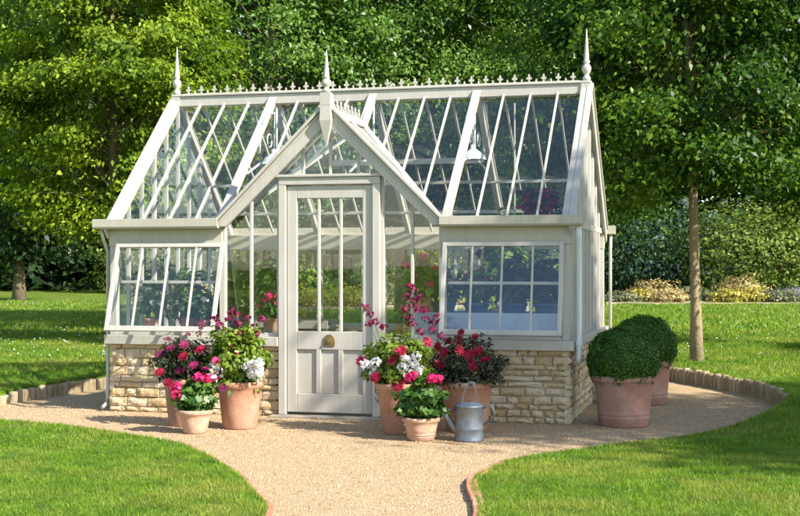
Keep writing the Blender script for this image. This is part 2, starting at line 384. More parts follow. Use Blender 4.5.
# ------------------------------------------------------------------ terrain
def catmull(pts, sub=6):
    out = []; n = len(pts)
    for i in range(n):
        p0, p1, p2, p3 = (np.array(pts[(i + j) % n], float) for j in (-1, 0, 1, 2))
        for k in range(sub):
            t = k / sub
            out.append(0.5 * ((2*p1) + (-p0+p2)*t + (2*p0-5*p1+4*p2-p3)*t*t + (-p0+3*p1-3*p2+p3)*t**3))
    return np.array(out)
TER = [(2.9,-8),(2.5,-6),(2.28,-4.5),(2.07,-3.66),(2.03,-3.18),(2.17,-2.4),(2.66,-1.62),(3.23,-.87),(3.72,-.07),(4.05,.75),(4.15,1.6),(4.05,2.4),(3.8,3.18),
       (3.24,4.31),(2.6,5.2),(1.4,5.7),(0,5.75),(-1.5,5.3),(-2.7,4.3),(-3.25,3.2),(-3.45,2.21),(-3.55,1.08),(-3.62,.3),(-3.6,-.3),(-3.3,-.85),(-2.74,-1.19),(-2.03,-1.39),
       (-1.25,-1.80),(-.52,-2.28),(.26,-3.27),(.84,-4.24),(1.13,-4.85),(1.36,-6),(1.5,-8)]
TERP = catmull(TER, 6)
def sstep(a, b, x):
    t = np.clip((x - a) / (b - a), 0, 1); return t * t * (3 - 2 * t)
def hgt(x, y): return 0.028 + 0.122 * sstep(-0.8, 1.0, np.asarray(y, float)) + 0.03*sstep(8,40,np.asarray(y,float))*np.sin(np.asarray(x,float)*0.13+0.5)
def inside(px, py, poly):
    r = np.zeros(len(px), bool); n = len(poly); j = n - 1
    for i in range(n):
        xi, yi = poly[i]; xj, yj = poly[j]
        c = ((yi > py) != (yj > py)) & (px < (xj - xi) * (py - yi) / (yj - yi + 1e-12) + xi)
        r ^= c; j = i
    return r
# gravel terrace (flat sheet reaching a little under the turf)
cx, cy = 0.9, 0.0
n = len(TERP)
wide = TERP + unit(TERP - np.array([cx, cy])) * 0.05
mb = MB(); mb.add([(p[0], p[1], 0) for p in wide], [tuple(range(n))])
mb.build('terrace', M['gravel'])['kind'] = 'structure'
# lawn rings
offs = [0, 0.06, 0.2, 0.5, 1, 2, 3.5, 6, 10, 16, 25, 40, 65, 110, 200, 500]
dirs = unit(TERP - np.array([cx, cy]))
V = []; Q = []
ring = np.column_stack([TERP, np.full(n, -0.05)]); V.append(ring)
for s in offs:
    xy = TERP + dirs * s
    V.append(np.column_stack([xy, hgt(xy[:, 0], xy[:, 1]) - (0.012 if s == 0 else 0)]))
for k in range(len(V) - 1):
    for i in range(n):
        a = k*n + i; b = k*n + (i+1) % n
        Q.append((a, a + n, b + n, b))
np_mesh('lawn', np.vstack(V), Q, M['lawn'], smooth=True)['kind'] = 'structure'

# grass blades
def blades(zc0, zc1, dens, hh, ww, margin=1.5):
    half = 0.30 * margin
    area = half * (zc1**2 - zc0**2); m = int(area * dens)
    zc = np.sqrt(RNG.random(m) * (zc1**2 - zc0**2) + zc0**2); u = (RNG.random(m) * 2 - 1) * half
    x = CAM[0] + zc * (FW[0] + u * RT[0]); y = CAM[1] + zc * (FW[1] + u * RT[1])
    k = ~inside(x, y, TERP); x, y = x[k], y[k]
    clump = 0.75 + 0.5 * (np.sin(x * 7 + np.sin(y * 5) * 2) * np.cos(y * 6.3 + x * 2) * 0.5 + 0.5)
    m = len(x); P = np.column_stack([x, y, hgt(x, y) - 0.004])
    a = RNG.random(m) * 2 * np.pi; S = np.column_stack([np.cos(a), np.sin(a), np.zeros(m)])
    lean = RNG.normal(size=(m, 3)) * 0.75; lean[:, 2] = 1; lean = unit(lean)
    H = (hh * (0.5 + 0.9 * RNG.random(m)) * clump)[:, None]; Wd = (ww * (0.6 + 0.8 * RNG.random(m)))[:, None]
    V = np.stack([P - S*Wd/2, P + S*Wd/2, P + lean*H], axis=1)
    return V.reshape(-1, 3), m
vs = []
for args in ((5.6, 10, 11000, 0.030, 0.0055), (10, 15, 5200, 0.034, 0.0075), (15, 24, 1300, 0.05, 0.013), (24, 50, 200, 0.08, 0.035)):
    v, m = blades(*args); vs.append(v)
V = np.vstack(vs)
# ragged fringe hanging over the edges of the turf
bp = []
for i in range(n):
    p, q = TERP[i], TERP[(i+1) % n]
    L = np.linalg.norm(q - p)
    if p[1] < -7 or L < 1e-6: continue
    m = int(L * 420); t = RNG.random((m, 1)); bp.append(p + (q - p) * t + dirs[i] * (RNG.random((m, 1)) * 0.05 - 0.004))
bp = np.vstack(bp); m = len(bp); cdir = unit(np.array([cx, cy]) - bp)
P = np.column_stack([bp, hgt(bp[:, 0], bp[:, 1]) - 0.012]); a = RNG.random(m) * 6.28
S = np.column_stack([np.cos(a), np.sin(a), np.zeros(m)]) * (0.0035 + 0.003 * RNG.random((m, 1)))
tip = P + np.column_stack([cdir * (0.02 * RNG.random((m, 1))), np.zeros(m)]) + RNG.normal(size=(m, 3)) * 0.008 + np.array([0, 0, 0.028])
V = np.vstack([V, np.stack([P - S, P + S, tip], axis=1).reshape(-1, 3)])
m = len(V) // 3
tag(np_mesh('grass', V, np.arange(3*m).reshape(m, 3), M['blade'], None, RNG.random(m)), 'short mown green grass covering the lawns with some dry patches', 'grass', kind='stuff')

# clover flowers sprinkled in the lawn
m = 900
zc = 18 + 36 * RNG.random(m); u = np.where(RNG.random(m) < 0.75, -0.33 + 0.14 * RNG.random(m), 0.2 + 0.13 * RNG.random(m))
x = CAM[0] + zc * (FW[0] + u * RT[0]); y = CAM[1] + zc * (FW[1] + u * RT[1]); k = ~inside(x, y, TERP); x, y = x[k], y[k]
P = np.column_stack([x, y, hgt(x, y) + 0.05]); Nn = RNG.normal(size=P.shape) * 0.4 + np.array([0, -0.6, 1])
tag(foliage('clover_flowers', P, Nn, 0.015 + 0.02 * RNG.random(len(P)), 0.022, M['p_white']), 'tiny white clover flowers sprinkled over the far lawn', 'clover', kind='stuff')

# fallen leaves and petals near the pots
m = 170
x = RNG.normal(size=m) * 1.5 + 0.2; y = -1.15 - np.abs(RNG.normal(size=m)) * 0.75
k = inside(x, y, TERP); x, y = x[k], y[k]; P = np.column_stack([x, y, np.full(len(x), 0.008)])
M['litter'] = leaf_mat('leaf_litter', [(0.10, 0.06, 0.02), (0.22, 0.14, 0.05), (0.20, 0.22, 0.05), (0.40, 0.05, 0.12)], 0.1, spec=0.1)
tag(foliage('fallen_leaves', P, RNG.normal(size=P.shape) * 0.25 + np.array([0, 0, 1]), 0.012 + 0.02 * RNG.random(len(P)), 0.012, M['litter']), 'fallen leaf bits and petals on the gravel round the pots', 'fallen leaves', kind='stuff')
# loose gravel grains
m = 48000
zc = np.sqrt(RNG.random(m) * (14**2 - 6**2) + 36); u = (RNG.random(m) * 2 - 1) * 0.34
x = CAM[0] + zc * (FW[0] + u * RT[0]); y = CAM[1] + zc * (FW[1] + u * RT[1])
k = inside(x, y, TERP) & ~((np.abs(x) < 2.3) & (y > -0.03) & (y < 3.1)); x, y = x[k], y[k]; m = len(x)
r = (0.003 + 0.007 * RNG.random((m, 1)) ** 2); P = np.column_stack([x, y, np.zeros(m)])
a = RNG.random((m, 1)) * 6.28; X = np.hstack([np.cos(a), np.sin(a), 0*a]) * r; Y = np.hstack([-np.sin(a), np.cos(a), 0*a]) * r * 0.75
T = P + np.array([0, 0, 1]) * r * 0.8
V = np.stack([P + X, P + Y, P - X, P - Y, T + X*.3, T + Y*.3, T - X*.3, T - Y*.3], axis=1).reshape(-1, 3)
b = np.arange(m)[:, None] * 8
Q = np.concatenate([b + np.array(f) for f in ([0,1,5,4],[1,2,6,5],[2,3,7,6],[3,0,4,7],[4,5,6,7])])
M['grain'] = rough_mat('gravel_grains', [(0.0, (0.15, 0.09, 0.05)), (0.4, (0.33, 0.215, 0.115)), (0.75, (0.45, 0.31, 0.18)), (1.0, (0.58, 0.46, 0.33))], 20, 0.9, 0.1, 0.001, 90, 0.85)
rv = RNG.random(m)
tag(np_mesh('gravel_grains', V, Q, M['grain'], None, np.concatenate([rv]*5)), 'fine loose pale gravel scattered over the terrace and path', 'gravel', kind='stuff')

# ------------------------------------------------------------------ edgings
def walk(poly, spacing):
    out = []; carry = 0.0
    for p, q in zip(poly[:-1], poly[1:]):
        L = np.linalg.norm(q - p); t = carry
        while t < L:
            out.append((p + (q - p) * t / L, math.atan2(q[1] - p[1], q[0] - p[0]))); t += spacing
        carry = t - L
    return out
def seg(i0, i1): return TERP[i0*6:i1*6 + 1]
def log_edging(label, poly, hrange, rad):
    root = thing('log_edging', label, 'log edging', (poly[len(poly)//2][0], poly[len(poly)//2][1], 0))
    for p, a in walk(poly, rad * 2.03):
        d = np.array([cx, cy]) - p; d /= np.linalg.norm(d); p = p + d * rad * 0.35
        h = hgt(p[0], p[1]) + 0.01 + random.uniform(*hrange)
        mb = MB(); r = rad * random.uniform(0.92, 1.02)
        mb.lathe([(r*.98, -0.1), (r, 0.0), (r*random.uniform(.97, 1.02), h*0.6), (r, h - 0.012), (r*0.86, h), (0.001, h + 0.003)], 12, r=random.random(), wob=0.02)
        o = mb.build('log', M['log'], root)
        o.location = (p[0] - root.location[0], p[1] - root.location[1], 0); o.rotation_euler = (random.gauss(0, .03), random.gauss(0, .03), random.random() * 6)
    return root
log_edging('curved row of short upright round logs holding back the lawn on the right', seg(10, 14), (-0.012, 0.02), 0.048)
log_edging('curved row of low upright timber logs edging the lawn left of the greenhouse', seg(19, 23), (-0.045, -0.02), 0.05)
def brick_edging(label, poly, sink):
    root = thing('brick_edging', label, 'brick edging', (poly[len(poly)//2][0], poly[len(poly)//2][1], 0))
    for p, a in walk(poly, 0.222):
        d = np.array([cx, cy]) - p; d /= np.linalg.norm(d); p = p + d * 0.035
        mb = MB(); mb.box((-0.105, -0.035, -0.05), (0.105, 0.035, 0.034 + random.uniform(-.006, .004) - sink), random.random())
        o = mb.build('brick', M['brick'], root, 0.006, 2)
        o.location = (p[0] - root.location[0], p[1] - root.location[1], 0); o.rotation_euler = (random.gauss(0, .03), random.gauss(0, .02), a + random.gauss(0, .03))
    return root
brick_edging('row of orange bricks curving along the right lawn edge of the path', seg(1, 5), 0.0)
brick_edging('row of sunken orange bricks along the left lawn edge of the path', seg(27, 32), 0.016)

# ------------------------------------------------------------------ greenhouse
GH = thing('greenhouse', 'cream painted victorian style greenhouse with gabled porch on a stone base', 'greenhouse')
XH = 2.20; D = 3.0; ZS = 0.70; ZE = 1.80; ZR = 3.16; SL = (ZR - ZE) / (D / 2); XP = 1.07
ZP = 2.82; PS = (ZP - ZE) / XP                      # porch roof
P_ = M['paint']; G_ = M['glass']
# stone base ------------------------------------------------------
def stone_run(mb, mort, p0, p1, nout, zt, seed, dep=0.12):
    rnd = random.Random(seed)
    p0 = Vector((p0[0], p0[1], 0)); p1 = Vector((p1[0], p1[1], 0)); L = (p1 - p0).length; u = (p1 - p0) / L; nn = Vector((nout[0], nout[1], 0))
    z = 0.0; rows = []
    while z < zt - 0.03:
        h = rnd.choice((0.05, 0.055, 0.065, 0.075, 0.09))
        if zt - z - h < 0.045: h = zt - z
        rows.append((z, h)); z += h
    for (z, h) in rows:
        s = 0.0; s0 = rnd.uniform(0.08, 0.2)
        while s < L - 1e-4:
            ln = s0 if s == 0 else rnd.choice((rnd.uniform(0.08, 0.16), rnd.uniform(0.14, 0.24), rnd.uniform(0.22, 0.36))) * (0.8 + 3 * h)
            if L - s - ln < 0.09: ln = L - s
            g = 0.0065; pr = rnd.uniform(-0.004, 0.018)
            a = s + (g if s > 0 else 0); b = s + ln - (g if s + ln < L - 1e-4 else 0)
            z0 = z + g; z1 = z + h - g
            # front face as a small irregular grid
            nu, nv = 5, 3; vs = []; fs = []
            for layer, off in ((0, -dep), (1, pr)):
                pass
            grid = []
            for j in range(nv + 1):
                for i in range(nu + 1):
                    uu = i / nu; vv = j / nv
                    e = min(uu * nu, (1 - uu) * nu, vv * nv, (1 - vv) * nv)
                    o = pr + (rnd.uniform(-0.005, 0.007) if e >= 1 else -0.010 + rnd.uniform(-0.008, 0.004))
                    du = rnd.uniform(-.005, .005) if 0 < i < nu or True else 0
                    grid.append(p0 + u * (a + (b - a) * uu + du * 0.8) + nn * o + Vector((0, 0, z0 + (z1 - z0) * vv + rnd.uniform(-.004, .004) + 0.004 * math.sin(s * 9 + z * 31 + uu * 2.5))))
            fs = [(j*(nu+1)+i, j*(nu+1)+i+1, (j+1)*(nu+1)+i+1, (j+1)*(nu+1)+i) for j in range(nv) for i in range(nu)]
            # skirt back into the wall
            rim = [i for i in range(nu + 1)] + [(j+1)*(nu+1)-1 for j in range(1, nv + 1)] + [nv*(nu+1)+i for i in range(nu - 1, -1, -1)] + [j*(nu+1) for j in range(nv - 1, 0, -1)]
            k0 = len(grid); vs = grid + [grid[i] - nn * 0.05 for i in rim]
            m = len(rim)
            fs += [(rim[(q+1) % m], rim[q], k0 + q, k0 + (q+1) % m) for q in range(m)]
            mb.add(vs, fs, rnd.random())
            s += ln
    q = [p0 + nn * -0.020, p1 + nn * -0.020]
    q = [p0 + nn * -0.020 + u * 0.035, p1 + nn * -0.020 - u * 0.035]
    ins = [p1 - nn * dep - u * 0.035, p0 - nn * dep + u * 0.035]
    base = [v for v in q + ins]
    zz = zt - 0.002
    mort.add([(v.x, v.y, -0.05) for v in base] + [(v.x, v.y, zz) for v in base], [(0,1,5,4),(1,2,6,5),(2,3,7,6),(3,0,4,7),(4,5,6,7)], 0.5)
XW = 2.235
st = MB(); mo = MB()
stone_run(st, mo, (-XW, -0.03), (-0.50, -0.03), (0, -1), ZS - 0.03, 3)
stone_run(st, mo, (0.50, -0.03), (XW, -0.03), (0, -1), ZS - 0.03, 4)
stone_run(st, mo, (XW, -0.03), (XW, D + 0.03), (1, 0), ZS - 0.03, 5)
stone_run(st, mo, (-XW, D + 0.03), (-XW, -0.03), (-1, 0), ZS - 0.03, 6)
stone_run(st, mo, (XW, D + 0.03), (-XW, D + 0.03), (0, 1), ZS - 0.03, 8)
bw = st.build('base_wall', M['stone'], GH)
mo.build('mortar', M['mortar'], bw)
# sill --------------------------------------------------------------
mb = MB()
for (x0, x1) in ((-XW - 0.04, -0.495), (0.495, XW + 0.04)):
    mb.box((x0, -0.085, ZS - 0.045), (x1, 0.075, ZS + 0.045))
mb.box((XW - 0.09, 0.0755, ZS - 0.03), (XW + 0.045, D + 0.075, ZS + 0.045)); mb.box((-XW - 0.045, 0.0755, ZS - 0.03), (-XW + 0.09, D + 0.075, ZS + 0.045))
mb.box((-XW + 0.0905, D - 0.075, ZS - 0.03), (XW - 0.0905, D + 0.07, ZS + 0.045))
mb.build('sill', P_, GH, 0.006, 2)
mb = MB(); mb.box((-2.1, 0.1, -0.02), (2.1, D - 0.1, 0.02)); mb.build('floor', M['paving'], GH)
zs = ZS + 0.045
# posts ---------------------------------------------------------------
for x in (-XH, XH):
    for y in (0, D):
        mb = MB(); mb.box((x - 0.035, y - 0.035, zs), (x + 0.035, y + 0.035, ZE)); mb.build('corner_post', P_, GH, 0.004)
for x in (-XP, XP):
    for y in (0, D):
        mb = MB(); mb.box((x - 0.03, y - 0.03, zs), (x + 0.03, y + 0.03, ZE)); mb.build('post', P_, GH, 0.004)
# eaves plates, fascia and gutters ----------------------------------------
for (a, b) in ((-XH - 0.04, -XP + 0.0), (XP, XH + 0.04)):
    mb = MB(); mb.box((a, -0.045, 1.60), (b, 0.04, 1.775)); mb.build('fascia', M['paint2'], GH, 0.004)
mb = MB(); mb.box((-XH - 0.04, D - 0.04, 1.60), (XH + 0.04, D + 0.045, 1.775)); mb.build('fascia', M['paint2'], GH, 0.004)
gp = [(0, 0), (0.10, 0), (0.115, 0.02), (0.115, 0.095), (0.103, 0.095), (0.103, 0.02), (0.01, 0.012), (0.01, 0.095), (0, 0.095)]
for (a, b) in ((-XH - 0.16, -XP + 0.0), (XP, XH + 0.16)):
    mb = MB(); mb.prism(gp, ((a + b)/2, -0.048, 1.765), (0, -1, 0), (0, 0, 1), b - a); mb.build('gutter', M['paint2'], GH, 0.002)
mb = MB(); mb.prism(gp, (0, D + 0.048, 1.765), (0, 1, 0), (0, 0, 1), 2*XH + 0.3); mb.build('gutter', M['paint2'], GH, 0.002)
# opening windows --------------------------------------------------------
def vent(x0, x1, delta, right):
    w = MB(); zt, yt = 1.625, -0.06; zb = 0.795; yb = -delta
    d = Vector((0, yb - yt, zb - zt)).normalized(); nrm = Vector((1, 0, 0)).cross(d)
    if nrm.y > 0: nrm = -nrm
    def pt(x, t): return Vector((x, yt + (yb - yt) * t, zt + (zb - zt) * t))
    up = tuple(nrm)
    for x in (x0 + 0.019, x1 - 0.019): w.bar(pt(x, 0), pt(x, 1), 0.038, 0.034, up)
    w.bar(pt(x0 + 0.0385, 0.025), pt(x1 - 0.0385, 0.025), 0.04, 0.034, up); w.bar(pt(x0 + 0.0385, 0.972), pt(x1 - 0.0385, 0.972), 0.05, 0.034, up)
    for k in (1, 2, 3):
        x = x0 + (x1 - x0) * k / 4; w.bar(pt(x, 0.047), pt(x, 0.942), 0.018, 0.026, up)
    fr = w.build('window', P_, GH, 0.003)
    g = MB(); g.add([pt(x0 + 0.03, 0.02), pt(x1 - 0.03, 0.02), pt(x1 - 0.03, 0.985), pt(x0 + 0.03, 0.985)], [(0, 1, 2, 3)]); g.build('glass_pane', G_, fr)
    s = MB(); xm = (x0 + x1) / 2
    s.tube([pt(xm, 0.95) + Vector((0, 0.02, 0)), (xm, 0.0, zs + 0.03)], 0.007, 6); s.build('stay', M['brass'], fr)
vent(-2.15, -1.035, 0.32, False); vent(1.085, 2.185, 0.24, True)
# fixed frame round each opening and inner transom
for (a, b) in ((-XH + 0.0355, -XP - 0.0305), (XP + 0.0305, XH - 0.0355)):
    mb = MB(); mb.box((a, 0.06, 1.24), (b, 0.09, 1.268)); mb.build('transom', P_, GH, 0.003)
    mb = MB(); mb.box((a, -0.025, zs + 0.0005), (b, 0.025, zs + 0.03)); mb.build('window_rail', P_, GH, 0.003)
# porch front: door frame, door, sidelights -------------------------------------
mb = MB()
for s in (-1, 1): mb.box((min(s*0.42, s*0.492), -0.075, 0.02), (max(s*0.42, s*0.492), 0.055, 2.165))
mb.box((-0.492, -0.0755, 2.1655), (0.492, 0.0555, 2.235))
mb.box((-0.515, -0.095, 2.2355), (0.515, 0.03, 2.262))
mb.build('door_frame', P_, GH, 0.006, 2)
mb = MB(); mb.box((-0.56, -0.16, -0.03), (0.56, 0.07, 0.018)); mb.build('threshold', M['paving'], GH, 0.008)
door = MB(); y0, y1 = -0.045, 0.0
for s in (-1, 1): door.box((min(s*0.32, s*0.415), y0, 0.045), (max(s*0.32, s*0.415), y1, 2.155))
door.box((-0.3195, y0 + .0005, 0.045), (0.3195, y1, 0.22)); door.box((-0.3195, y0 + .0005, 0.63), (0.3195, y1, 0.80)); door.box((-0.3195, y0 + .0005, 2.04), (0.3195, y1, 2.155))
for x in (-0.107, 0.107):
    door.box((x - 0.024, y0 + .001, 0.2205), (x + 0.024, y1, 0.6295)); door.box((x - 0.013, y0 + .006, 0.8005), (x + 0.013, y1 - .005, 2.0395))
dr = door.build('door', P_, GH, 0.005, 2)
pm = MB()
for x0, x1 in ((-0.3195, -0.1315), (-0.0825, 0.0825), (0.1315, 0.3195)):
    pm.box((x0, -0.022, 0.221), (x1, -0.01, 0.629))
pm.build('door_panel', P_, dr, 0.002)
g = MB(); g.add([(-0.325, -0.02, 0.79), (0.325, -0.02, 0.79), (0.325, -0.02, 2.05), (-0.325, -0.02, 2.05)], [(0, 1, 2, 3)]); g.build('glass_pane', G_, dr)
hd = MB()
arch = [(-0.055, 0), (0.055, 0), (0.055, 0.05)] + [(0.055 * math.cos(R_(a)), 0.05 + 0.06 * math.sin(R_(a))) for a in range(15, 180, 15)] + [(-0.055, 0.05)]
hd.prism(arch, (0, y0 - 0.006, 0.665), (1, 0, 0), (0, 0, 1), 0.012)
hp = hd.build('letter_plate', M['brass'], dr, 0.004, 2)
hb = MB(); hb.prism([(a * 0.62, b * 0.55 + 0.018) for a, b in arch], (0, y0 - 0.014, 0.67), (1, 0, 0), (0, 0, 1), 0.01); hb.tube([(0, y0 - .018, .715), (0, y0 - .035, .715)], [0.012, 0.016], 10)
hb.build('letter_flap', M['brass'], hp, 0.003, 2)
kn = MB()
kn.tube([(0.368, y0, 1.02), (0.368, y0 - .03, 1.02), (0.368, y0 - .045, 1.02), (0.368, y0 - .06, 1.02)], [0.012, 0.012, 0.026, 0.014], 12); kn.build('door_knob', M['brass'], dr)
# sidelights
def rake_z(x): return ZP - PS * abs(x)
for s in (-1, 1):
    mb = MB()
    for x in (0.785,): mb.box((s*x - 0.013, -0.02, zs), (s*x + 0.013, 0.02, rake_z(x) - 0.05))
    mb.box((min(s*0.4925, s*0.52), -0.03, zs), (max(s*0.4925, s*0.52), 0.03, rake_z(.52) - 0.06))
    mb.box((min(s*0.5205, s*(XP-.0305)), -0.025, zs + 0.0005), (max(s*0.5205, s*(XP-.0305)), 0.025, zs + 0.035))
    fr = mb.build('sidelight', P_, GH, 0.003)
    g = MB(); g.add([(s*0.50, 0.006, zs), (s*XP, 0.006, zs), (s*XP, 0.006, rake_z(XP)), (s*0.50, 0.006, rake_z(0.5))], [(0, 1, 2, 3) if s > 0 else (3, 2, 1, 0)]); g.build('glass_pane', G_, fr)
mb = MB()
for x in (-0.27, 0.0, 0.27): mb.box((x - 0.013, -0.02, 2.2625), (x + 0.013, 0.02, rake_z(x) - 0.05))
fl = mb.build('fanlight', P_, GH, 0.003)
g = MB(); g.add([(-0.5, 0.006, 2.24), (0.5, 0.006, 2.24), (0.5, 0.006, rake_z(0.5)), (0, 0.006, ZP), (-0.5, 0.006, rake_z(0.5))], [(0, 1, 2, 3, 4)]); g.build('glass_pane', G_, fl)
# bargeboards of the porch
for s in (-1, 1):
    mb = MB(); q = math.atan(PS)
    ap = (0.0, -0.115, ZP + 0.085); ft = (s*1.135, -0.115, ZE - 0.02)
    d = Vector((ft[0], 0, ft[2] - ap[2])).normalized(); pe = Vector((d.z * s, 0, -d.x * s)) * 1.0
    if pe.z > 0: pe = -pe
    W = 0.125
    a0 = Vector(ap); f0 = Vector(ft)
    vs2 = [a0, f0, f0 + Vector((-s*0.135*1.0, 0, 0)), Vector((0, -0.115, ap[2] - W / math.cos(q)))]
    if s < 0: vs2 = [vs2[0], vs2[3], vs2[2], vs2[1]]
    out = [v for v in vs2]; y2 = Vector((0, 0.04, 0)); nb = 4
    mb.add([v for v in out] + [v + y2 for v in out], [(3,2,1,0), (4,5,6,7)] + [(i, (i+1) % 4, (i+1) % 4 + 4, i + 4) for i in range(4)])
    bb = mb.build('bargeboard', P_, GH, 0.004)
    m2 = MB()      # moulded cap on the outer edge
    o2 = pe * -0.012
    m2.bar(a0 + o2 + Vector((0, 0.0, 0)), f0 + o2 + Vector((0, 0, 0)), 0.075, 0.026, tuple(-pe))
    m2.bar(a0 + pe * 0.018 + Vector((0, -0.006, 0)), f0 + pe * 0.018 + Vector((0, -0.006, 0)), 0.014, 0.02, tuple(-pe))
    m2.build('moulding', P_, bb, 0.003)
# porch roof
for s in (-1, 1):
    def pz(x): return ZP - PS * abs(x)
    def yv(x): return (pz(x) - ZE) / SL
    g = MB(); q4 = [(0, -0.09, ZP), (s*XP, -0.09, ZE), (s*XP, 0.0, ZE), (0, yv(0), ZP)]
    pr = MB()
    for yy in (0.24, 0.62):
        xe = (ZP - (ZE + SL * yy)) / PS
        pr.bar((0, yy, ZP + 0.012), (s*xe, yy, pz(xe) + 0.012), 0.024, 0.03, (s*PS, 0, 1))
    pr.bar((s*XP, 0.0, ZE + 0.015), (0, yv(0), ZP + 0.015), 0.05, 0.03, (0, -0.5, 1))
    pr.bar((0, -0.055, ZP + 0.012), (s*XP, -0.055, ZE + 0.012), 0.05, 0.035, (s*PS, 0, 1))
    rf = pr.build('porch_roof', P_, GH, 0.003)
    g.add(q4, [(0, 1, 2, 3)]); g.build('glass_pane', G_, rf)
# fleur ornament outline
FL = [(-.016, 0), (.016, 0), (.009, .012), (.006, .03), (.018, .026), (.030, .034), (.034, .048), (.026, .054), (.016, .050), (.009, .052), (.014, .066), (.010, .080), (0, .098),
      (-.010, .080), (-.014, .066), (-.009, .052), (-.016, .050), (-.026, .054), (-.034, .048), (-.030, .034), (-.018, .026), (-.006, .03), (-.009, .012)]
def cresting(p0, p1, nunit, scale, parent):
    p0 = Vector(p0); p1 = Vector(p1); u = (p1 - p0).normalized(); mb = MB(); L = (p1 - p0).length
    mb.bar(p0 + Vector((0, 0, .006)), p1 + Vector((0, 0, .006)), 0.022, 0.012)
    for i in range(nunit):
        c = p0 + u * (L * (i + 0.5) / nunit) + Vector((0, 0, .0125))
        mb.prism([(a * scale, b * scale) for a, b in FL], c, u, (0, 0, 1), 0.012)
        if i < nunit - 1:
            c2 = c + u * (L / nunit / 2); mb.prism([(-.006, 0), (.006, 0), (.009, .018), (0, .034), (-.009, .018)], c2, u, (0, 0, 1), 0.011)
    return mb.build('ridge_cresting', P_, parent)
mb = MB(); mb.box((-0.03, -0.08, ZP - 0.01), (0.03, 1.10, ZP + 0.05)); pr = mb.build('porch_ridge', P_, GH, 0.004)
cresting((0, 0.02, ZP + 0.05), (0, 1.0, ZP + 0.05), 8, 1.0, pr)
# main roof -----------------------------------------------------------------
g = MB(); zr = ZR
for s in (-1, 1):
    pts = [(s*XH, 0, ZE), (s*XP, 0, ZE), (0, (ZP - ZE)/SL, ZP), (0, D/2, zr), (s*XH, D/2, zr)]
    g.add(pts, [tuple(range(5)) if s < 0 else tuple(range(4, -1, -1))])
g.add([(-XH, D, ZE), (XH, D, ZE), (XH, D/2, zr), (-XH, D/2, zr)], [(3, 2, 1, 0)])
rb = MB(); nf = (0, -SL, 1); nk = (0, SL, 1)
def zroof(y): return ZE + SL * (y if y < D/2 else D - y)
xs = [-XH + i * XH * 2 / 16 for i in range(17)]
for i, x in enumerate(xs):
    if i % 4 == 0: continue
    ys = 0.0 if abs(x) > XP else max(0.0, (rake_z(x) - ZE) / SL)
    rb.bar((x, ys - 0.01, zroof(ys) + 0.012 - 0.01*SL), (x, D/2 - 0.03, zroof(D/2 - 0.03) + 0.012), 0.019, 0.032, nf)
    rb.bar((x, D, ZE + 0.012), (x, D/2 + 0.03, zroof(D/2 - 0.03) + 0.012), 0.019, 0.032, nk)
roof = rb.build('roof', P_, GH, 0.003)
g.build('glass_pane', G_, roof)
for i in (0, 4, 8, 12, 16):
    x = xs[i]; ys = 0.0 if i != 8 else (ZP - ZE) / SL
    for front in (1, 0):
        mb = MB()
        ya, yb2 = (ys - (0.02 if i != 8 else 0), D/2 - 0.03) if front else (D + 0.02, D/2 + 0.03)
        za = zroof(ya) if 0 <= ya <= D else ZE - 0.02*SL
        mb.bar((x, ya, za + 0.02), (x, yb2, zroof(yb2) + 0.02), 0.05 if 0 < i < 16 else 0.06, 0.085, nf if front else nk)
        mb.bar((x, ya, za + 0.068), (x, yb2, zroof(yb2) + 0.068), 0.085 if 0 < i < 16 else 0.08, 0.012, nf if front else nk)
        mb.build('rafter', P_, GH, 0.003)
mb = MB(); mb.box((-XH - 0.05, D/2 - 0.035, ZR - 0.03), (XH + 0.05, D/2 + 0.035, ZR + 0.075)); mb.box((-XH - 0.055, D/2 - 0.055, ZR + 0.0755), (XH + 0.055, D/2 + 0.055, ZR + 0.098))
rg = mb.build('ridge_beam', P_, GH, 0.005)
cresting((-XH + 0.05, D/2, ZR + 0.098), (XH - 0.05, D/2, ZR + 0.098), 29, 0.86, rg)
# end rake boards
for s in (-1, 1):
    for b in (0, 1):
        mb = MB(); ya = -0.09 if b == 0 else D + 0.09; n_ = nf if b == 0 else nk
        mb.bar((s*(XH + 0.047), ya, ZE - 0.09*SL + 0.0), (s*(XH + 0.047), D/2, ZR + 0.0), 0.03, 0.12, n_)
        mb.bar((s*(XH + 0.05), ya, ZE - 0.09*SL + 0.075), (s*(XH + 0.05), D/2, ZR + 0.075), 0.06, 0.02, n_)
        mb.build('rake_board', P_, GH, 0.004)
# finials
FIN = [(0.03, 0), (0.048, 0.012), (0.048, 0.03), (0.03, 0.045), (0.028, 0.06), (0.046, 0.078), (0.056, 0.105), (0.046, 0.132), (0.026, 0.148), (0.038, 0.158), (0.038, 0.168), (0.031, 0.176), (0.020, 0.30), (0.004, 0.445), (0.0005, 0.45)]
for s in (-1, 1):
    mb = MB(); mb.box((-0.05, -0.05, -0.12), (0.05, 0.05, 0.0)); mb.lathe([(r*0.86, z*1.17) for r, z in FIN], 18)
    o = mb.build('finial', P_, GH); o.location = (s*(XH + 0.01), D/2, ZR + 0.099)
mb = MB()
mb.box((-0.052, -0.05, -0.04), (0.052, 0.03, 0.075))
mb.lathe([(r*0.86, 0.075 + z*0.88) for r, z in FIN], 18, (0, -0.01, 0))
mb.add([(-0.05, -0.048, -0.04), (0.05, -0.048, -0.04), (0.05, 0.028, -0.04), (-0.05, 0.028, -0.04), (-0.058, -0.055, -0.18), (0.058, -0.055, -0.18), (0.058, 0.035, -0.18), (-0.058, 0.035, -0.18), (0, -0.01, -0.44)],
       [(0,4,5,1),(1,5,6,2),(2,6,7,3),(3,7,4,0),(4,8,5),(5,8,6),(6,8,7),(7,8,4)])
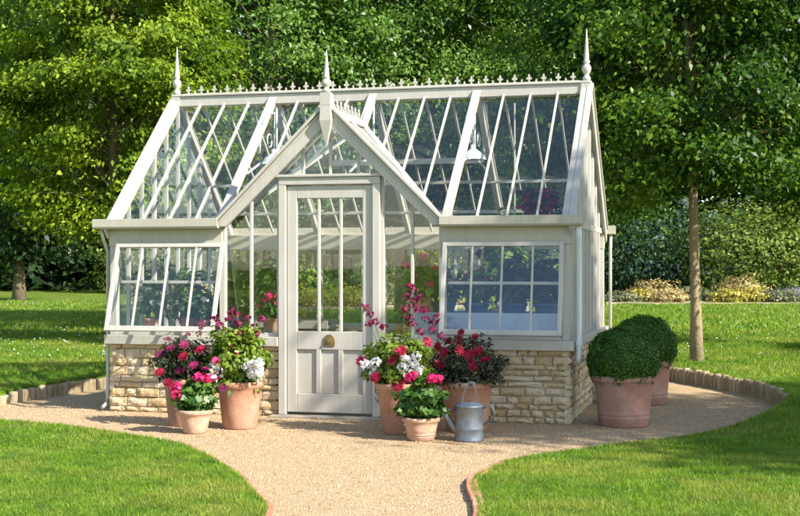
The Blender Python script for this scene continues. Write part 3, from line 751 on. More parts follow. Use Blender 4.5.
o = mb.build('finial', P_, GH, 0.003); o.location = (0, -0.125, 2.93)
# end walls and back wall
for s in (-1, 1):
    mb = MB(); nb = 10
    for i in range(1, nb):
        y = D * i / nb; w = 0.05 if i in (3, 7) else 0.026
        mb.box((s*XH - 0.02, y - w/2, zs), (s*XH + 0.02, y + w/2, zroof(y) - 0.02))
    for i in range(nb):
        mb.box((s*XH - 0.022, D*i/nb + 0.036, ZE - 0.03), (s*XH + 0.022, D*(i+1)/nb - 0.036, ZE + 0.03))
    ew = mb.build('end_wall', P_, GH, 0.003)
    g = MB(); g.add([(s*XH, 0, zs), (s*XH, D, zs), (s*XH, D, ZE), (s*XH, D/2, ZR), (s*XH, 0, ZE)], [(0, 1, 2, 3, 4)]); g.build('glass_pane', G_, ew)
mb = MB()
for i, x in enumerate(xs[1:-1]):
    if abs(abs(x) - XP) < 0.05: continue
    mb.box((x - 0.013, D - 0.02, zs), (x + 0.013, D + 0.02, 1.60))
bwall = mb.build('back_wall', P_, GH, 0.003)
g = MB(); g.add([(-XH, D, zs), (XH, D, zs), (XH, D, 1.62), (-XH, D, 1.62)], [(0, 1, 2, 3)]); g.build('glass_pane', G_, bwall)
# purlins, trusses
mb = MB()
for yy, zz in ((D - 0.62, 0), (D - 0.28, 0)):
    mb.box((-XH + 0.04, yy - 0.016, zroof(yy) - 0.055), (XH - 0.04, yy + 0.016, zroof(yy) - 0.02))
mb.build('purlin', P_, GH, 0.003)
for x in (-XP, 0.0, XP):
    mb = MB()
    mb.tube([(x, 0.62, 2.33), (x, 1.0, 2.46), (x, 1.5, 2.52), (x, 2.0, 2.46), (x, 2.38, 2.33)], 0.012, 8)
    for sg in (-1, 1):
        pts = [(x, 1.5 + sg * (0.10 + 0.42 * math.sin(R_(a)) ), 3.02 - 0.46 * (1 - math.cos(R_(a)))) for a in range(0, 91, 15)]
        mb.tube(pts, 0.011, 8)
        c = (x, 1.5 + sg * 0.22, 2.72); mb.tube([(c[0], c[1] + 0.07 * math.cos(R_(a)), c[2] + 0.07 * math.sin(R_(a))) for a in range(0, 361, 30)], 0.008, 6)
    mb.tube([(x, 1.5, 2.52), (x, 1.5, 3.1)], 0.012, 8)
    mb.build('truss', M['white'], GH)
mb = MB(); mb.box((-0.62, 2.02, 2.52), (1.04, 2.24, 2.545)); mb.box((-0.62, 2.0, 2.50), (1.04, 2.0195, 2.56))
for x in (-0.6, 0.02, 1.0): mb.box((x, 2.05, 2.5455), (x + 0.02, 2.07, zroof(2.06) - 0.03))
mb.build('high_shelf', P_, GH, 0.003)
mb = MB(); mb.box((1.45, 1.05, 1.72), (2.15, 1.42, 1.745)); mb.box((1.45, 1.03, 1.70), (2.15, 1.0495, 1.755))
for x in (1.5, 2.08): mb.bar((x, 1.4, 1.72), (2.18, 1.4, 1.45), 0.02, 0.02) if x > 2 else mb.bar((x, 1.4, 1.745), (x, 1.4, zroof(1.4) - 0.02), 0.015, 0.015, (1, 0, 0))
mb.build('side_shelf', P_, GH, 0.003)
# downpipes
def pipe(pts, r, name='downpipe', mat=None, parent=GH): return MB().tube(pts, r, 12).build(name, mat or M['white'], parent)
o = pipe([(-2.30, -0.09, 1.77), (-2.295, -0.05, 1.66), (-2.29, 0.03, 1.55), (-2.29, 0.03, 0.14), (-2.29, 0.0, 0.07), (-2.30, -0.07, 0.035)], 0.017, mat=P_)
b = MB(); b.lathe([(0.022, 0), (0.024, 0.02), (0.022, 0.04)], 12, (-2.29, 0.03, 0.95)); b.build('pipe_collar', P_, o); b = MB(); b.lathe([(0.022, 0), (0.024, 0.02), (0.022, 0.04)], 12, (-2.29, 0.03, 0.16)); b.build('pipe_collar', P_, o)
o = pipe([(2.315, -0.09, 1.77), (2.315, -0.05, 1.66), (2.315, -0.03, 1.55), (2.315, -0.03, 0.60), (2.315, -0.03, 0.55)], 0.027)
b = MB(); b.lathe([(0.034, 0), (0.036, 0.02), (0.034, 0.05)], 12, (2.315, -0.03, 0.70))
b.tube([(2.315, -0.03, 0.71), (2.33, 0.35, 0.72)], 0.012, 8); b.tube([(2.315, -0.03, 0.575), (2.33, 0.30, 0.56)], 0.012, 8); b.build('pipe_bracket', M['white'], o)
pipe([(2.305, D + 0.09, 1.77), (2.30, D + 0.06, 1.6), (2.30, D + 0.06, 0.1)], 0.017, mat=P_)

# ------------------------------------------------------------------ pendant lamps
for x, lab in ((-1.07, 'white enamel pendant lamp inside the greenhouse behind the left porch bargeboard'), (1.07, 'white enamel pendant lamp inside the greenhouse under the right roof slope')):
    t = thing('pendant_lamp', lab, 'lamp', (x, 1.42, 2.49), 0, 'pendant lamps in the greenhouse')
    MB().lathe([(0.135, 0.0), (0.128, 0.02), (0.10, 0.06), (0.05, 0.095), (0.028, 0.11), (0.028, 0.15), (0.001, 0.155)], 24).build('lamp_shade', M['white'], t)
    MB().tube([(0, 0, 0.15), (0, 0.02, 0.55)], 0.005, 6).build('cord', M['white'], t)

# ------------------------------------------------------------------ plants
def pot_mesh(rt, h, bands=True, rb=None):
    rb = rb or rt * 0.70; t = 0.022; rim = 0.055 * (h / 0.42) ** 0.5
    pr = [(0.001, 0.002), (rb - .01, 0.0), (rb, 0.012)]
    def R(z): return rb + (rt * 0.93 - rb) * (z / h) ** 0.9
    if bands:
        for z in (h*0.16, h*0.24): pr += [(R(z), z), (R(z) + .006, z + .008), (R(z), z + .016)]
    for z in (h*0.35, h*0.5, h*0.65, h - rim - .01): pr.append((R(z), z))
    pr += [(rt * 0.95, h - rim), (rt, h - rim + .010), (rt*1.01, h - .016), (rt*0.99, h - .003), (rt - t*.6, h), (rt - t, h - .01), (rt - t - .006, h - .05)]
    return pr
def potted(name, label, loc, rt, h, mat, bands=True, rb=None, group=None, rz=None, cat='potted plant'):
    t = thing(name, label, cat, loc, random.random() * 0.0 if rz is None else rz, group)
    MB().lathe(pot_mesh(rt, h, bands, rb), 36, wob=0.004).build('pot', mat, t)
    s = MB(); n_ = 20; s.add([(0, 0, h - .03)] + [((rt - .02) * math.cos(6.2832*k/n_), (rt - .02) * math.sin(6.2832*k/n_), h - .045 + random.uniform(-.008, .008)) for k in range(n_)], [(0, 1 + k, 1 + (k+1) % n_) for k in range(n_)]); s.build('soil', M['soil'], t)
    return t
def mound(t, c, r, n_, L, mat, name='foliage', shell=0.5, ratio=0.6, seed=0, upw=0.7):
    rng = np.random.default_rng(seed + 100)
    d = unit(rng.normal(size=(n_, 3))); rad = shell + (1 - shell) * rng.random((n_, 1)) ** 0.7
    lump = 1 + 0.22 * np.sin(d[:, :1] * 6 + seed) * np.cos(d[:, 1:2] * 5 + seed * 2) + 0.15 * np.sin(d[:, 2:3] * 9 + seed)
    P = d * rad * lump * np.array(r) + np.array(c)
    k = P[:, 2] > 0.03; P = P[k]; d = d[k]; m = len(P)
    Nn = d * 0.8 + np.array([0, 0, upw]) + rng.normal(size=(m, 3)) * 0.5
    Ls = L * (0.6 + 0.8 * rng.random(m))
    return foliage(name, P, Nn, Ls, Ls * ratio, mat, t, None, rng, d + rng.normal(size=(m, 3)) * 0.6)
def blossom(t, c, r, mat, n_=26, name='flower', seed=None, flat=0.75, psize=0.75):
    rng = RNG
    d = unit(rng.normal(size=(n_, 3)) + np.array([0, -0.25, 0.35])); P = d * r * np.array([1, 1, flat]) * (0.55 + 0.45 * rng.random((n_, 1))) + np.array(c)
    L = r * psize * (0.8 + 0.5 * rng.random(n_))
    return foliage(name, P, d + rng.normal(size=(n_, 3)) * 0.35, L, L * 0.85, mat, t)
def daisy(t, c, r, mat, face=(0, -0.8, 0.5), n_=11, name='flower'):
    f = np.array([face], float) + RNG.normal(size=(1, 3)) * 0.35; f = unit(f)
    a = unit(np.cross(f, np.array([[0.1, 0.3, 1.0]]))); b = np.cross(f, a)
    V = []; Pn = []; Dn = []
    for ring_, k in ((1.0, n_), (0.55, 7)):
        th = np.arange(k) / k * 2 * np.pi + ring_
        D_ = np.cos(th)[:, None] * a + np.sin(th)[:, None] * b
        V.append(D_ * r * 0.55 * ring_ + f * r * (0.12 if ring_ < 1 else 0.0)); Pn.append(f + D_ * -0.35 + RNG.normal(size=D_.shape) * 0.12); Dn.append(D_)
    P = np.vstack(V) + np.array(c); k = len(P)
    return foliage(name, P, np.vstack(Pn), np.full(k, r), np.full(k, r * 0.55), mat, t, None, RNG, np.vstack(Dn))
def stems(t, pairs, r=0.003, name='stem'):
    mb = MB()
    for a, b in pairs:
        a = Vector(a); b = Vector(b); m = (a + b) / 2 + Vector((random.gauss(0, .02), random.gauss(0, .02), .02)); mb.tube([a, m, b], [r, r*.85, r*.6], 5, r=random.random(), cap=False)
    return mb.build(name, M['stem'], t)

S_ = 1 / 115.0
def loc_pts(px0, base, pts, yr=(-0.18, 0.08)):
    return [((px - px0) * S_, random.uniform(*yr), (base - py) * S_) for px, py in pts]

# A dark-leaved plant with crimson flowers, behind the group left of the door
t = potted('potted_plant', 'terracotta pot of burgundy foliage with crimson flowers, leftmost pot by the wall', (-1.06, -0.93, 0), 0.20, 0.42, M['terracotta'], False, 0.14)
mound(t, (0, 0, 0.55), (0.27, 0.22, 0.21), 2400, 0.05, M['leaf_burg'], seed=1, ratio=0.4)
fl = loc_pts(182, 430, [(170, 362), (178, 350), (190, 358), (200, 352), (205, 366), (186, 372), (195, 378), (160, 358), (212, 350), (178, 384), (168, 374), (206, 380), (192, 346)], (-0.28, -0.05))
for c in fl: daisy(t, c, 0.050, M['p_red' if random.random() < .4 else 'p_mag'])
tall = loc_pts(182, 430, [(200, 330), (196, 337), (168, 342), (204, 325), (186, 338)], (-0.1, 0.05))
for c in tall: blossom(t, c, 0.035, M['p_mag'], 12)
stems(t, [((c[0]*.3, 0, 0.42), c) for c in fl + tall])
# B big pot with white petunias and tall magenta flowers
t = potted('potted_plant', 'large terracotta pot with white petunias and tall maroon flowers, just left of the door', (-0.515, -1.0, 0), 0.205, 0.41, M['terracotta'], False, 0.15)
mound(t, (-0.02, 0, 0.60), (0.27, 0.23, 0.30), 3200, 0.05, M['leaf_bright'], seed=2)
wh = loc_pts(239, 431, [(262, 366), (268, 372), (258, 374), (264, 378), (270, 364), (254, 368), (226, 374), (219, 380), (222, 368)], (-0.25, -0.12))
for c in wh: blossom(t, c, 0.055, M['p_white'], 30, flat=0.85, psize=0.62)
mg = loc_pts(239, 431, [(224, 362), (228, 372), (222, 378), (243, 356), (236, 350), (232, 388), (214, 370)], (-0.25, -0.08))
for c in mg: daisy(t, c, 0.04, M['p_pink' if random.random() < .35 else 'p_mag'])
tall = loc_pts(239, 431, [(222, 328), (230, 322), (238, 326), (246, 322), (252, 330), (234, 334), (243, 336), (226, 338), (249, 340), (238, 318), (257, 336), (218, 334), (232, 314), (262, 322), (214, 322)], (-0.12, 0.12))
for c in tall: blossom(t, c, 0.044, M['p_mag'], 16)
daisy(t, ((232-239)*S_, -0.22, (432-395)*S_ + .04), 0.035, M['p_viol'])
stems(t, [((c[0]*.3, 0, 0.42), c) for c in tall + mg[:4]])
# C small geranium
t = potted('potted_geranium', 'small pale terracotta pot of bright pink geraniums in front of the left pots', (-0.755, -1.42, 0), 0.15, 0.20, M['terracotta_pale'], False, 0.095)
mound(t, (0, 0, 0.30), (0.17, 0.15, 0.15), 800, 0.055, M['leaf_ger'], seed=3, ratio=0.9)
gl = [(-0.12, -0.1, 0.40), (-0.10, -0.13, 0.33), (0.05, -0.05, 0.47), (0.10, 0, 0.46), (-0.15, -0.05, 0.36)]
for c in gl: blossom(t, c, 0.052, M['p_pink'], 30)
stems(t, [((0, 0, 0.22), c) for c in gl])
# D big pot right of the door
t = potted('potted_plant', 'large ribbed terracotta pot with white petunias and tall maroon flowers, just right of the door', (0.93, -1.0, 0), 0.225, 0.43, M['terracotta'], False, 0.145)
mound(t, (-0.03, 0, 0.58), (0.29, 0.23, 0.27), 3200, 0.05, M['leaf_bright'], seed=4)
wh = loc_pts(396, 436, [(368, 368), (374, 374), (378, 366), (372, 378), (408, 362), (414, 368), (418, 374), (410, 376), (404, 370), (416, 360)], (-0.26, -0.12))
for c in wh: blossom(t, c, 0.050, M['p_white'], 30, flat=0.85, psize=0.62)
mg = loc_pts(396, 436, [(398, 358), (404, 354), (378, 380), (394, 362), (388, 384), (402, 384), (360, 366), (400, 388)], (-0.27, -0.1))
for c in mg: daisy(t, c, 0.055, M['p_red'])
tall = loc_pts(396, 436, [(404, 294), (411, 298), (402, 304), (409, 308), (416, 304), (406, 314), (413, 318), (404, 324), (418, 326), (410, 330), (424, 330), (414, 338), (428, 336), (434, 342), (401, 316), (361, 322), (364, 330), (371, 328), (376, 334), (360, 314), (422, 316), (430, 324)], (-0.12, 0.12))
for c in tall: blossom(t, c, 0.044, M['p_mag'], 16)
stems(t, [((c[0]*.3, 0, 0.42), c) for c in tall])
# E small geranium by the can
t = potted('potted_geranium', 'small banded terracotta pot of pink geranium beside the watering can', (1.20, -1.40, 0), 0.155, 0.19, M['terracotta_pale'], True, 0.105)
mound(t, (0, 0, 0.31), (0.19, 0.16, 0.17), 950, 0.055, M['leaf_ger'], seed=5, ratio=0.9)
gl = [(-0.05, -0.02, 0.52), (0.10, -0.05, 0.51), (0.14, 0, 0.50), (-0.09, 0, 0.50)]
for c in gl: blossom(t, c, 0.048, M['p_pink'], 30)
stems(t, [((0, 0, 0.22), c) for c in gl])
# F dark-leaved plant by the wall
t = potted('potted_plant', 'terracotta pot of dark burgundy foliage with crimson flowers, behind the watering can', (1.44, -0.72, 0), 0.23, 0.43, M['terracotta'], True, 0.17)
mound(t, (0, 0, 0.55), (0.34, 0.27, 0.23), 3200, 0.05, M['leaf_burg'], seed=6, ratio=0.4)
fl = loc_pts(462, 433, [(436, 350), (446, 354), (455, 343), (470, 356), (480, 352), (474, 366), (452, 366), (440, 366), (486, 360), (462, 352), (430, 344)], (-0.3, -0.05))
for c in fl: daisy(t, c, 0.054, M['p_red'])
tall = loc_pts(462, 433, [(456, 336), (455, 344), (470, 340), (468, 346), (446, 344)], (-0.1, 0.05))
for c in tall: daisy(t, c, 0.036, M['p_red'])
stems(t, [((c[0]*.3, 0, 0.42), c) for c in fl + tall])
# box balls
def box_ball(label, loc, rt, h, zc, r, seed):
    t = potted('potted_box_ball', label, loc, rt, h, M['terracotta_old'], True, rt * 0.8)
    rng = np.random.default_rng(seed); n_ = 20000
    d = unit(rng.normal(size=(n_, 3)))
    lump = 1 + 0.045 * np.sin(d[:, :1] * 9 + seed) * np.cos(d[:, 1:2] * 8) + 0.02 * np.sin(d[:, 2:3] * 13 + d[:, :1] * 5)
    P = d * lump * r * (0.90 + 0.11 * rng.random((n_, 1)) ** 1.5 + 0.05 * (rng.random((n_, 1)) < 0.03)) * np.array([1, 1, 0.93]) + np.array([0, 0, zc])
    Nn = d + rng.normal(size=(n_, 3)) * 0.55; L = 0.020 * (0.6 + 0.8 * rng.random(n_))
    f = foliage('foliage', P, Nn, L, L * 0.6, M['leaf_box'], t, None, rng)
    mb = MB(); mb.lathe([(r * 0.89 * math.sin(R_(a)), zc - r * 0.83 * math.cos(R_(a))) for a in range(2, 180, 8)], 24); mb.build('inner_core', M['leaf_box'], f)  # solid leaf-coloured core closing the gaps between the leaves, no twigs modelled
    return t
box_ball('clipped box ball in a weathered terracotta pot, nearest the right corner of the greenhouse', (2.70, 0.02, 0), 0.275, 0.45, 0.575, 0.325, 21)
box_ball('clipped box ball in a terracotta pot, half hidden behind the other box ball', (2.74, 1.95, 0), 0.29, 0.45, 0.585, 0.345, 22)

# ------------------------------------------------------------------ watering can
t = thing('watering_can', 'old galvanised watering can with its spout to the left, by the small geranium', 'watering can', (1.58, -1.33, 0)); t.scale = (0.92, 0.92, 0.95)
mb = MB(); mb.lathe([(0.001, 0.004), (0.128, 0.0), (0.131, 0.012), (0.127, 0.02), (0.125, 0.10), (0.127, 0.105), (0.125, 0.11), (0.124, 0.285), (0.129, 0.29), (0.129, 0.30), (0.12, 0.303), (0.095, 0.322), (0.02, 0.33)], 32)
mb.build('body', M['zinc'], t)
mb = MB(); mb.tube([(-0.10, -0.02, 0.075), (-0.17, -0.04, 0.17), (-0.275, -0.065, 0.345)], [0.034, 0.024, 0.015], 12, cap=False); mb.tube([(-0.270, -0.064, 0.337), (-0.285, -0.067, 0.362)], [0.016, 0.021], 12); mb.build('spout', M['zinc'], t)
mb = MB(); mb.tube([(-0.118, -0.02, 0.262), (-0.222, -0.05, 0.258)], 0.007, 8); mb.build('spout_brace', M['zinc'], t)
mb = MB(); pts = [(-0.055 + 0.03*math.sin(R_(a)) + 0.10 * (1 - math.cos(R_(a))) / 2, -0.05 + 0.09 * (1 - math.cos(R_(a))) / 2, 0.315 + 0.185 * math.sin(R_(a))) for a in range(0, 181, 15)]
for p, q in zip(pts[:-1], pts[1:]): mb.bar(p, q, 0.03, 0.008, (0, -0.2, 1) if abs(q[2]-p[2]) < abs(q[0]-p[0]) else (1, 0, 0.1))
mb.build('carrying_handle', M['zinc'], t)
mb = MB(); mb.tube([(0.118, 0.01, 0.275), (0.16, 0.02, 0.30), (0.205, 0.02, 0.285), (0.225, 0.02, 0.235), (0.215, 0.02, 0.19), (0.124, 0.01, 0.14)], 0.008, 8); mb.build('back_handle', M['zinc'], t)

# ------------------------------------------------------------------ inside: staging and plants
def bench(label, x0, x1, y0, y1, z, mat, deep=0.03):
    t = thing('staging_bench', label, 'staging bench', ((x0+x1)/2, (y0+y1)/2, 0.02)); cx_, cy_ = (x0+x1)/2, (y0+y1)/2
    hx, hy = (x1-x0)/2, (y1-y0)/2
    mb = MB(); mb.box((-hx, -hy, z - 0.02), (hx, hy, z)); mb.box((-hx, -hy - .012, z - deep), (hx, -hy - .0005, z + 0.06)); mb.box((-hx, hy + .0005, z - deep), (hx, hy + .012, z + 0.06))
    mb.build('tray', mat, t, 0.003)
    for a in (-1, 1):
        for b in (-1, 1):
            l = MB(); l.box((a*(hx - .03) - .02, b*(hy - .03) - .02, 0), (a*(hx - .03) + .02, b*(hy - .03) + .02, z - 0.0205)); l.build('leg', mat, t)
    return t
bench('grey slatted staging bench behind the left opening window', -2.1, -0.62, 0.14, 0.62, 0.72, M['bench'])
bench('blue grey staging trough behind the right opening window', 0.72, 2.1, 0.14, 0.68, 0.90, M['tray'], 0.15)
bench('grey staging bench along the right end of the back wall', 0.75, 2.1, 2.3, 2.8, 0.72, M['bench'])
bench('grey staging bench along the left end of the back wall', -2.1, -0.75, 2.3, 2.8, 0.72, M['bench'])
def inner(name, label, x, y, z, rt, h, mat, leafmat, r, n_, L, flowers=(), fmat=None, seed=0, fr=0.045, ratio=0.6):
    t = potted(name, label, (x, y, z), rt, h, mat, False)
    mound(t, (0, 0, h + r[2] * 0.75), r, n_, L, leafmat, seed=seed, ratio=ratio)
    for c in flowers: blossom(t, c, fr, M[fmat], 18)
    if flowers: stems(t, [((0, 0, h), c) for c in flowers])
    return t
zb = 0.755
inner('potted_geranium', 'pot of deep pink geraniums on the bench behind the left sidelight', -0.68, 0.3, zb, 0.11, 0.16, M['terracotta'], M['leaf_ger'], (0.16, 0.14, 0.13), 260, 0.075, [(-.05, -.08, .32), (.06, -.09, .30), (.0, -.1, .37), (.09, -.05, .36), (-.1, -.03, .27)], 'p_pink', 31, 0.055, 0.9)
inner('potted_plant', 'white flowering plant behind the left opening window, furthest left', -1.95, 0.32, zb, 0.10, 0.14, M['terracotta'], M['leaf_bright'], (0.18, 0.16, 0.22), 300, 0.07, [(-.08, -.1, .34), (.05, -.12, .30), (.0, -.1, .42), (.1, -.05, .38), (-.1, -.03, .27), (.13, -.1, .28)], 'p_white', 32, 0.04)
inner('potted_plant', 'leafy green plant behind the left opening window, second from the left end', -1.6, 0.42, zb, 0.11, 0.15, M['terracotta'], M['leaf_bright'], (0.2, 0.18, 0.26), 300, 0.10, (), None, 33)
inner('potted_plant', 'white flowered plant in the middle of the left opening window', -1.38, 0.28, zb, 0.09, 0.13, M['terracotta'], M['leaf_ger'], (0.15, 0.14, 0.18), 240, 0.07, [(-.06, -.1, .28), (.05, -.12, .33), (.02, -.1, .22)], 'p_white', 34, 0.035)
inner('potted_plant', 'large leaved tall plant at the right of the left opening window', -1.12, 0.4, zb, 0.11, 0.15, M['blue_pot'], M['leaf_bright'], (0.2, 0.18, 0.33), 170, 0.15, (), None, 35, ratio=0.9)
for i, (x, lf, fm, lab) in enumerate(((0.98, 'leaf_dark', 'p_viol', 'dark blue pot of violet flowers, leftmost in the right opening window'), (1.30, 'leaf_ger', 'p_mag', 'dark blue pot of magenta flowers in the right opening window'), (1.66, 'leaf_blue', None, 'dark blue pot of spiky grey green leaves in the right opening window'), (1.96, 'leaf_blue', None, 'dark blue pot of tall blue green leaves, rightmost in the right opening window'))):
    inner('potted_plant', lab, x, 0.42, 0.90, 0.125, 0.17, M['blue_pot'], M[lf], (0.17, 0.15, 0.17 + 0.06 * (i > 1)), 220, 0.09 if i < 2 else 0.2, [(-.07, -.08, .42), (.06, -.1, .46), (.0, -.08, .36), (.1, -.03, .38)] if fm else (), fm, 40 + i, 0.04, 0.6 if i < 2 else 0.18)
inner('potted_geranium', 'pot of scarlet geraniums on the bench behind the right sidelight', 0.80, 0.28, 0.90, 0.10, 0.22, M['terracotta'], M['leaf_bright'], (0.2, 0.16, 0.24), 330, 0.085, [(-.12, -.1, .52), (.04, -.1, .60), (.13, -.08, .48), (-.02, -.12, .42), (.1, -.1, .34)], 'p_pink', 51, 0.05, 0.9)
inner('potted_plant', 'clay pot of red flowers on the high shelf under the right roof slope', 1.80, 1.22, 1.745, 0.19, 0.17, M['crimson_pot'], M['leaf_burg'], (0.25, 0.2, 0.16), 380, 0.07, [(-.2, -.1, .24), (-.12, -.16, .30), (-.03, -.17, .27), (.06, -.16, .33), (.14, -.14, .28), (.2, -.08, .24), (-.08, -.1, .38), (.04, -.08, .40), (.13, -.06, .37), (-.16, -.05, .34), (0, -.18, .22), (.1, -.18, .22), (-.1, -.18, .22)], 'p_red', 52, 0.042)
inner('potted_plant', 'wide terracotta bowl with low plants on the floor seen through the door', 0.30, 2.35, 0.02, 0.30, 0.74, M['terracotta'], M['leaf_ger'], (0.28, 0.24, 0.16), 260, 0.08, [(-.1, -.1, .95), (.1, -.12, .92)], 'p_pink', 53, 0.04)
inner('potted_plant', 'tall climbing plant behind the right side of the roof', 1.2, 2.5, 0.75, 0.14, 0.2, M['terracotta'], M['leaf_dark'], (0.3, 0.22, 0.62), 420, 0.12, (), None, 54)
inner('potted_plant', 'bushy green plant at the back left of the greenhouse', -1.5, 2.55, 0.75, 0.14, 0.2, M['terracotta'], M['leaf_mid'], (0.34, 0.2, 0.3), 380, 0.11, (), None, 55)

# ------------------------------------------------------------------ trees
def at(px, d, z=0.12): x, y = spot(px, d); return (x, y, z)
tree('broadleaf_tree', 'yellow green hornbeam-like tree with layered sprays behind the left end of the greenhouse', at(112, 22), 8.2, 2.5, 1.9, 300, 100000, 0.088, M['leaf_lime'], M['bark'], 0.11, 101, 'round', 0.38, 0.20)
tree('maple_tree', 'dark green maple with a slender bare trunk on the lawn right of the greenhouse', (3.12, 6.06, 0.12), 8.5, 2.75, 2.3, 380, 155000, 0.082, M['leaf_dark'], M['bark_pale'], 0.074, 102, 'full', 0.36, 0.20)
tree('broadleaf_tree', 'tall glossy green tree filling the view behind the left half of the roof', at(270, 27), 10.0, 3.4, 1.6, 280, 80000, 0.095, M['leaf_mid'], M['bark'], 0.18, 103, 'round', 0.5, 0.20)
tree('broadleaf_tree', 'tall glossy green tree rising behind the porch finial', at(405, 28.5), 10.5, 3.5, 1.8, 280, 80000, 0.095, M['leaf_mid'], M['bark'], 0.18, 104, 'round', 0.5, 0.20)
tree('broadleaf_tree', 'tall glossy green tree behind the right half of the roof', at(520, 28), 10.0, 3.3, 1.5, 280, 76000, 0.095, M['leaf_mid'], M['bark'], 0.16, 105, 'round', 0.5, 0.20)
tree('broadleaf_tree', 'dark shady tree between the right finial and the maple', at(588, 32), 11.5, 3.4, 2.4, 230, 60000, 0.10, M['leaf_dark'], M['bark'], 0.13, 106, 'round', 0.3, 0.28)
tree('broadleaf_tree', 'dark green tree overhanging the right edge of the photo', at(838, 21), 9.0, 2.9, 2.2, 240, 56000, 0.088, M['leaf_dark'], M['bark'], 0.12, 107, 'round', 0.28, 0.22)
tree('broadleaf_tree', 'dull green tree at the far left edge of the photo', at(-25, 25), 9.0, 2.4, 1.2, 170, 44000, 0.088, M['leaf_mid'], M['bark'], 0.14, 108, 'round', 0.45, 0.28)
# tree standing out of view to the right, whose shade falls on the right half of the greenhouse
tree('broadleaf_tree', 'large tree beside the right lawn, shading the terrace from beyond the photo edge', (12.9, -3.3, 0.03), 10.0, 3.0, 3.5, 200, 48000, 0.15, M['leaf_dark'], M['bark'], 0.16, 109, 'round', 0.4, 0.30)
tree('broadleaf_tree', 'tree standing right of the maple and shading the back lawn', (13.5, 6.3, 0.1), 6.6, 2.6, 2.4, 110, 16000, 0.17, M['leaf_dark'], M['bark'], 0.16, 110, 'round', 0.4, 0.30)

# far shrubs and bushes
def shrub(name, label, loc, r, n_, L, mat, seed, cat='shrub', group=None):
    t = thing(name, label, cat, loc, 0, group)
    mound(t, (0, 0, r[2] * 0.85), r, n_, L, mat, seed=seed, shell=0.45)
    mb = MB()
    for k in range(6):
        a = k * 1.05 + seed; mb.tube([(0.05*math.cos(a), 0.05*math.sin(a), -0.05), (r[0]*.5*math.cos(a), r[1]*.5*math.sin(a), r[2]*0.9)], [0.03, 0.01], 5, cap=False)
    mb.build('stems', M['bark'], t)
    return t
bx = [(622, 45.5, .8, .40, 'sage', 'low sage green bed plant at the left end of the far flower bed'), (640, 46, .7, .45, 'gold', 'low golden plant left of centre in the far flower bed'), (655, 47, 1.2, .78, 'ochre', 'wide ochre plant left of the maple trunk in the far flower bed'),
      (668, 45, .8, .5, 'ochre', 'front ochre plant left of the maple trunk in the far flower bed'), (685, 47, .8, .6, 'sage', 'greyish plant just left of the maple trunk in the far flower bed'), (712, 46.5, .8, .45, 'sage', 'pale green plant just right of the maple trunk in the far flower bed'),
      (727, 45, .7, .5, 'gold', 'golden plant in the middle right of the far flower bed'), (742, 47.5, 1.15, .9, 'ochre', 'tall tan grass mound at the right of the far flower bed'), (748, 45.2, .9, .55, 'gold', 'bright yellow plant in front of the tan mound'), (766, 45.5, .8, .45, 'sage', 'low green plant right of the tan mound'),
      (780, 45, .8, .5, 'sage', 'sage green bush at the right end of the far flower bed'), (798, 46, 1.0, .6, 'lavender', 'lavender bush cut by the right edge of the photo'),
      (300, 40, 1.0, .7, 'gold', 'yellow shrub seen through the left of the door glass'), (330, 41, 1.1, .7, 'leaf_bright', 'lime green shrub seen through the door glass'), (356, 40, 1.0, .65, 'gold', 'golden shrub seen through the right of the door glass'),
      (398, 42, 1.1, .8, 'sage', 'sage green shrub seen through the right sidelight'), (160, 42, 1.3, .9, 'ochre', 'ochre shrub seen through the left window'), (205, 44, 1.2, .8, 'ochre', 'tan shrub seen beside the left sidelight'), (465, 42, 1.1, .9, 'gold', 'golden shrub seen through the right window')]
for i, (px, d, w, h, mt, lab) in enumerate(bx):
    x, y = spot(px, d); shrub('bed_plant', lab, (x, y, 0.15), (w * 0.85, w * 0.6, h * 0.56), 1500, 0.085, M[mt], 200 + i, 'shrub', 'plants of the far flower beds')
bush = [(655, 56, 3.6, 2.4, 'leaf_blue', 'dark blue green bush behind the flower bed, left of the maple trunk'), (620, 58, 3.0, 2.0, 'leaf_mid', 'green bush behind the flower bed next to the greenhouse corner'), (755, 54, 3.6, 2.1, 'leaf_olive', 'large olive green bush behind the flower bed on the right'), (705, 58, 3.0, 1.9, 'leaf_olive', 'olive green bush directly behind the maple trunk'), (820, 56, 3.2, 2.3, 'leaf_olive', 'olive bush at the right edge behind the lavender'),
        (540, 58, 3.2, 2.2, 'leaf_olive', 'olive bush seen through the right end of the greenhouse'), (440, 60, 3.2, 2.0, 'leaf_olive', 'olive bush seen through the greenhouse right of the door'), (250, 60, 3.4, 2.0, 'leaf_olive', 'olive bush seen through the left sidelight'), (150, 64, 3.2, 1.9, 'leaf_olive', 'olive bush seen through the left window')]
for i, (px, d, w, h, mt, lab) in enumerate(bush):
    x, y = spot(px, d); shrub('bush', lab, (x, y, 0.15), (w, w * 0.7, h), 6500, 0.18, M[mt], 300 + i, 'bush')
# soil and pale stones of the flower bed
def strip(name, px0, px1, d0, d1, mat, z, kind='structure'):
    pts = []; k = 14
    for i in range(k + 1): x, y = spot(px0 + (px1 - px0) * i / k, d0 + 0.25 * math.sin(i * 1.7)); pts.append((x, y))
    for i in range(k, -1, -1): x, y = spot(px0 + (px1 - px0) * i / k, d1 + 0.4 * math.sin(i)); pts.append((x, y))
    mb = MB(); m = len(pts); mb.add([(x, y, z) for x, y in pts] + [(x, y, 0.0) for x, y in pts], [tuple(range(m))] + [(i, i + m, (i+1) % m + m, (i+1) % m) for i in range(m)])
    o = mb.build(name, mat); o['kind'] = kind; return o
strip('flower_bed', 606, 830, 43.6, 50.5, M['mortar'], 0.21)
strip('flower_bed', 130, 480, 39, 46, M['mortar'], 0.21)

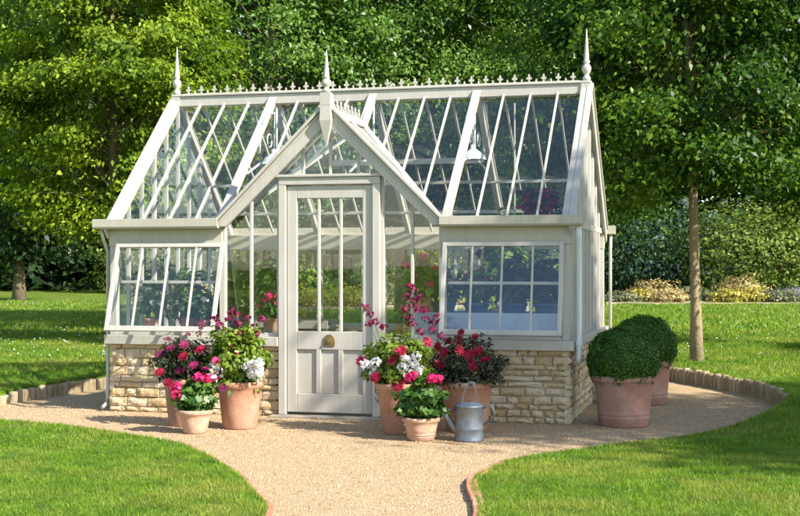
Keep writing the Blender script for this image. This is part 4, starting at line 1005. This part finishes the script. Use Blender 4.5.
# distant wood closing the view: trunks that can be told apart stand as trees, the mass behind reads as one
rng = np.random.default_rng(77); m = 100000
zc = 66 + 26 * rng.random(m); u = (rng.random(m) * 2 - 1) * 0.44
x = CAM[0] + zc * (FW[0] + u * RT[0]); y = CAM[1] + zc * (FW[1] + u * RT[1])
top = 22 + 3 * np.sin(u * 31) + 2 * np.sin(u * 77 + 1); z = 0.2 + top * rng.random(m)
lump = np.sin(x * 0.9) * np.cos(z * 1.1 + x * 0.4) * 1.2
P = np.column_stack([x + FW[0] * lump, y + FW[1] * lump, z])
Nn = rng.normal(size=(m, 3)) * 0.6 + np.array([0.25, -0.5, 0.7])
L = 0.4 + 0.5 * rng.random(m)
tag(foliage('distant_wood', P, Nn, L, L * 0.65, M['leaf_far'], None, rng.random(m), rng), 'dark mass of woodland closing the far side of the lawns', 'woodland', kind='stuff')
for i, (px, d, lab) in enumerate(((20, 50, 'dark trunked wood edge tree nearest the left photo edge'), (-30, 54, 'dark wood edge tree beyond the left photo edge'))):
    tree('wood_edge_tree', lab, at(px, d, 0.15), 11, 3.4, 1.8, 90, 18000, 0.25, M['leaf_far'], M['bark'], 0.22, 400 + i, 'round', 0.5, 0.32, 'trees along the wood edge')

# ------------------------------------------------------------------ light and camera
AZ, EL = 112.0, 35.0       # compass-like: direction to the sun = (sin AZ, cos AZ)
w = bpy.data.worlds.new('World'); scene.world = w; w.use_nodes = True
nt = w.node_tree; bg = nt.nodes.get('Background') or nt.nodes.new('ShaderNodeBackground')
sk = nt.nodes.new('ShaderNodeTexSky'); sk.sky_type = 'NISHITA'; sk.sun_disc = False
sk.sun_elevation = R_(EL); sk.sun_rotation = R_(AZ); sk.air_density = 1.0; sk.dust_density = 0.6; sk.ozone_density = 1.0
nt.links.new(sk.outputs[0], bg.inputs[0]); bg.inputs[1].default_value = 0.13
sun = bpy.data.lights.new('sun', 'SUN'); sun.energy = 5.0; sun.angle = R_(0.5); sun.color = (1.0, 0.96, 0.895)
so = bpy.data.objects.new('sun', sun); COL.objects.link(so)
ts = Vector((math.sin(R_(AZ)) * math.cos(R_(EL)), math.cos(R_(AZ)) * math.cos(R_(EL)), math.sin(R_(EL))))
so.rotation_euler = (-ts).to_track_quat('-Z', 'Y').to_euler(); so.location = (10, -10, 12)
cam = bpy.data.cameras.new('camera'); co = bpy.data.objects.new('camera', cam); COL.objects.link(co)
co.location = CAM; co.rotation_euler = (R_(90), 0, TH); cam.sensor_width = 36; cam.lens = 36 * 1330 / 800; cam.shift_y = 9 / 800
cam.clip_end = 2000; cam.clip_start = 0.05; scene.camera = co
scene.view_settings.view_transform = 'Standard'; scene.view_settings.look = 'None'; scene.view_settings.gamma = 1
scene.view_settings.use_curve_mapping = False; scene.view_settings.exposure = 1.2
try:
    scene.cycles.transparent_max_bounces = 24; scene.cycles.max_bounces = 10
except Exception: pass
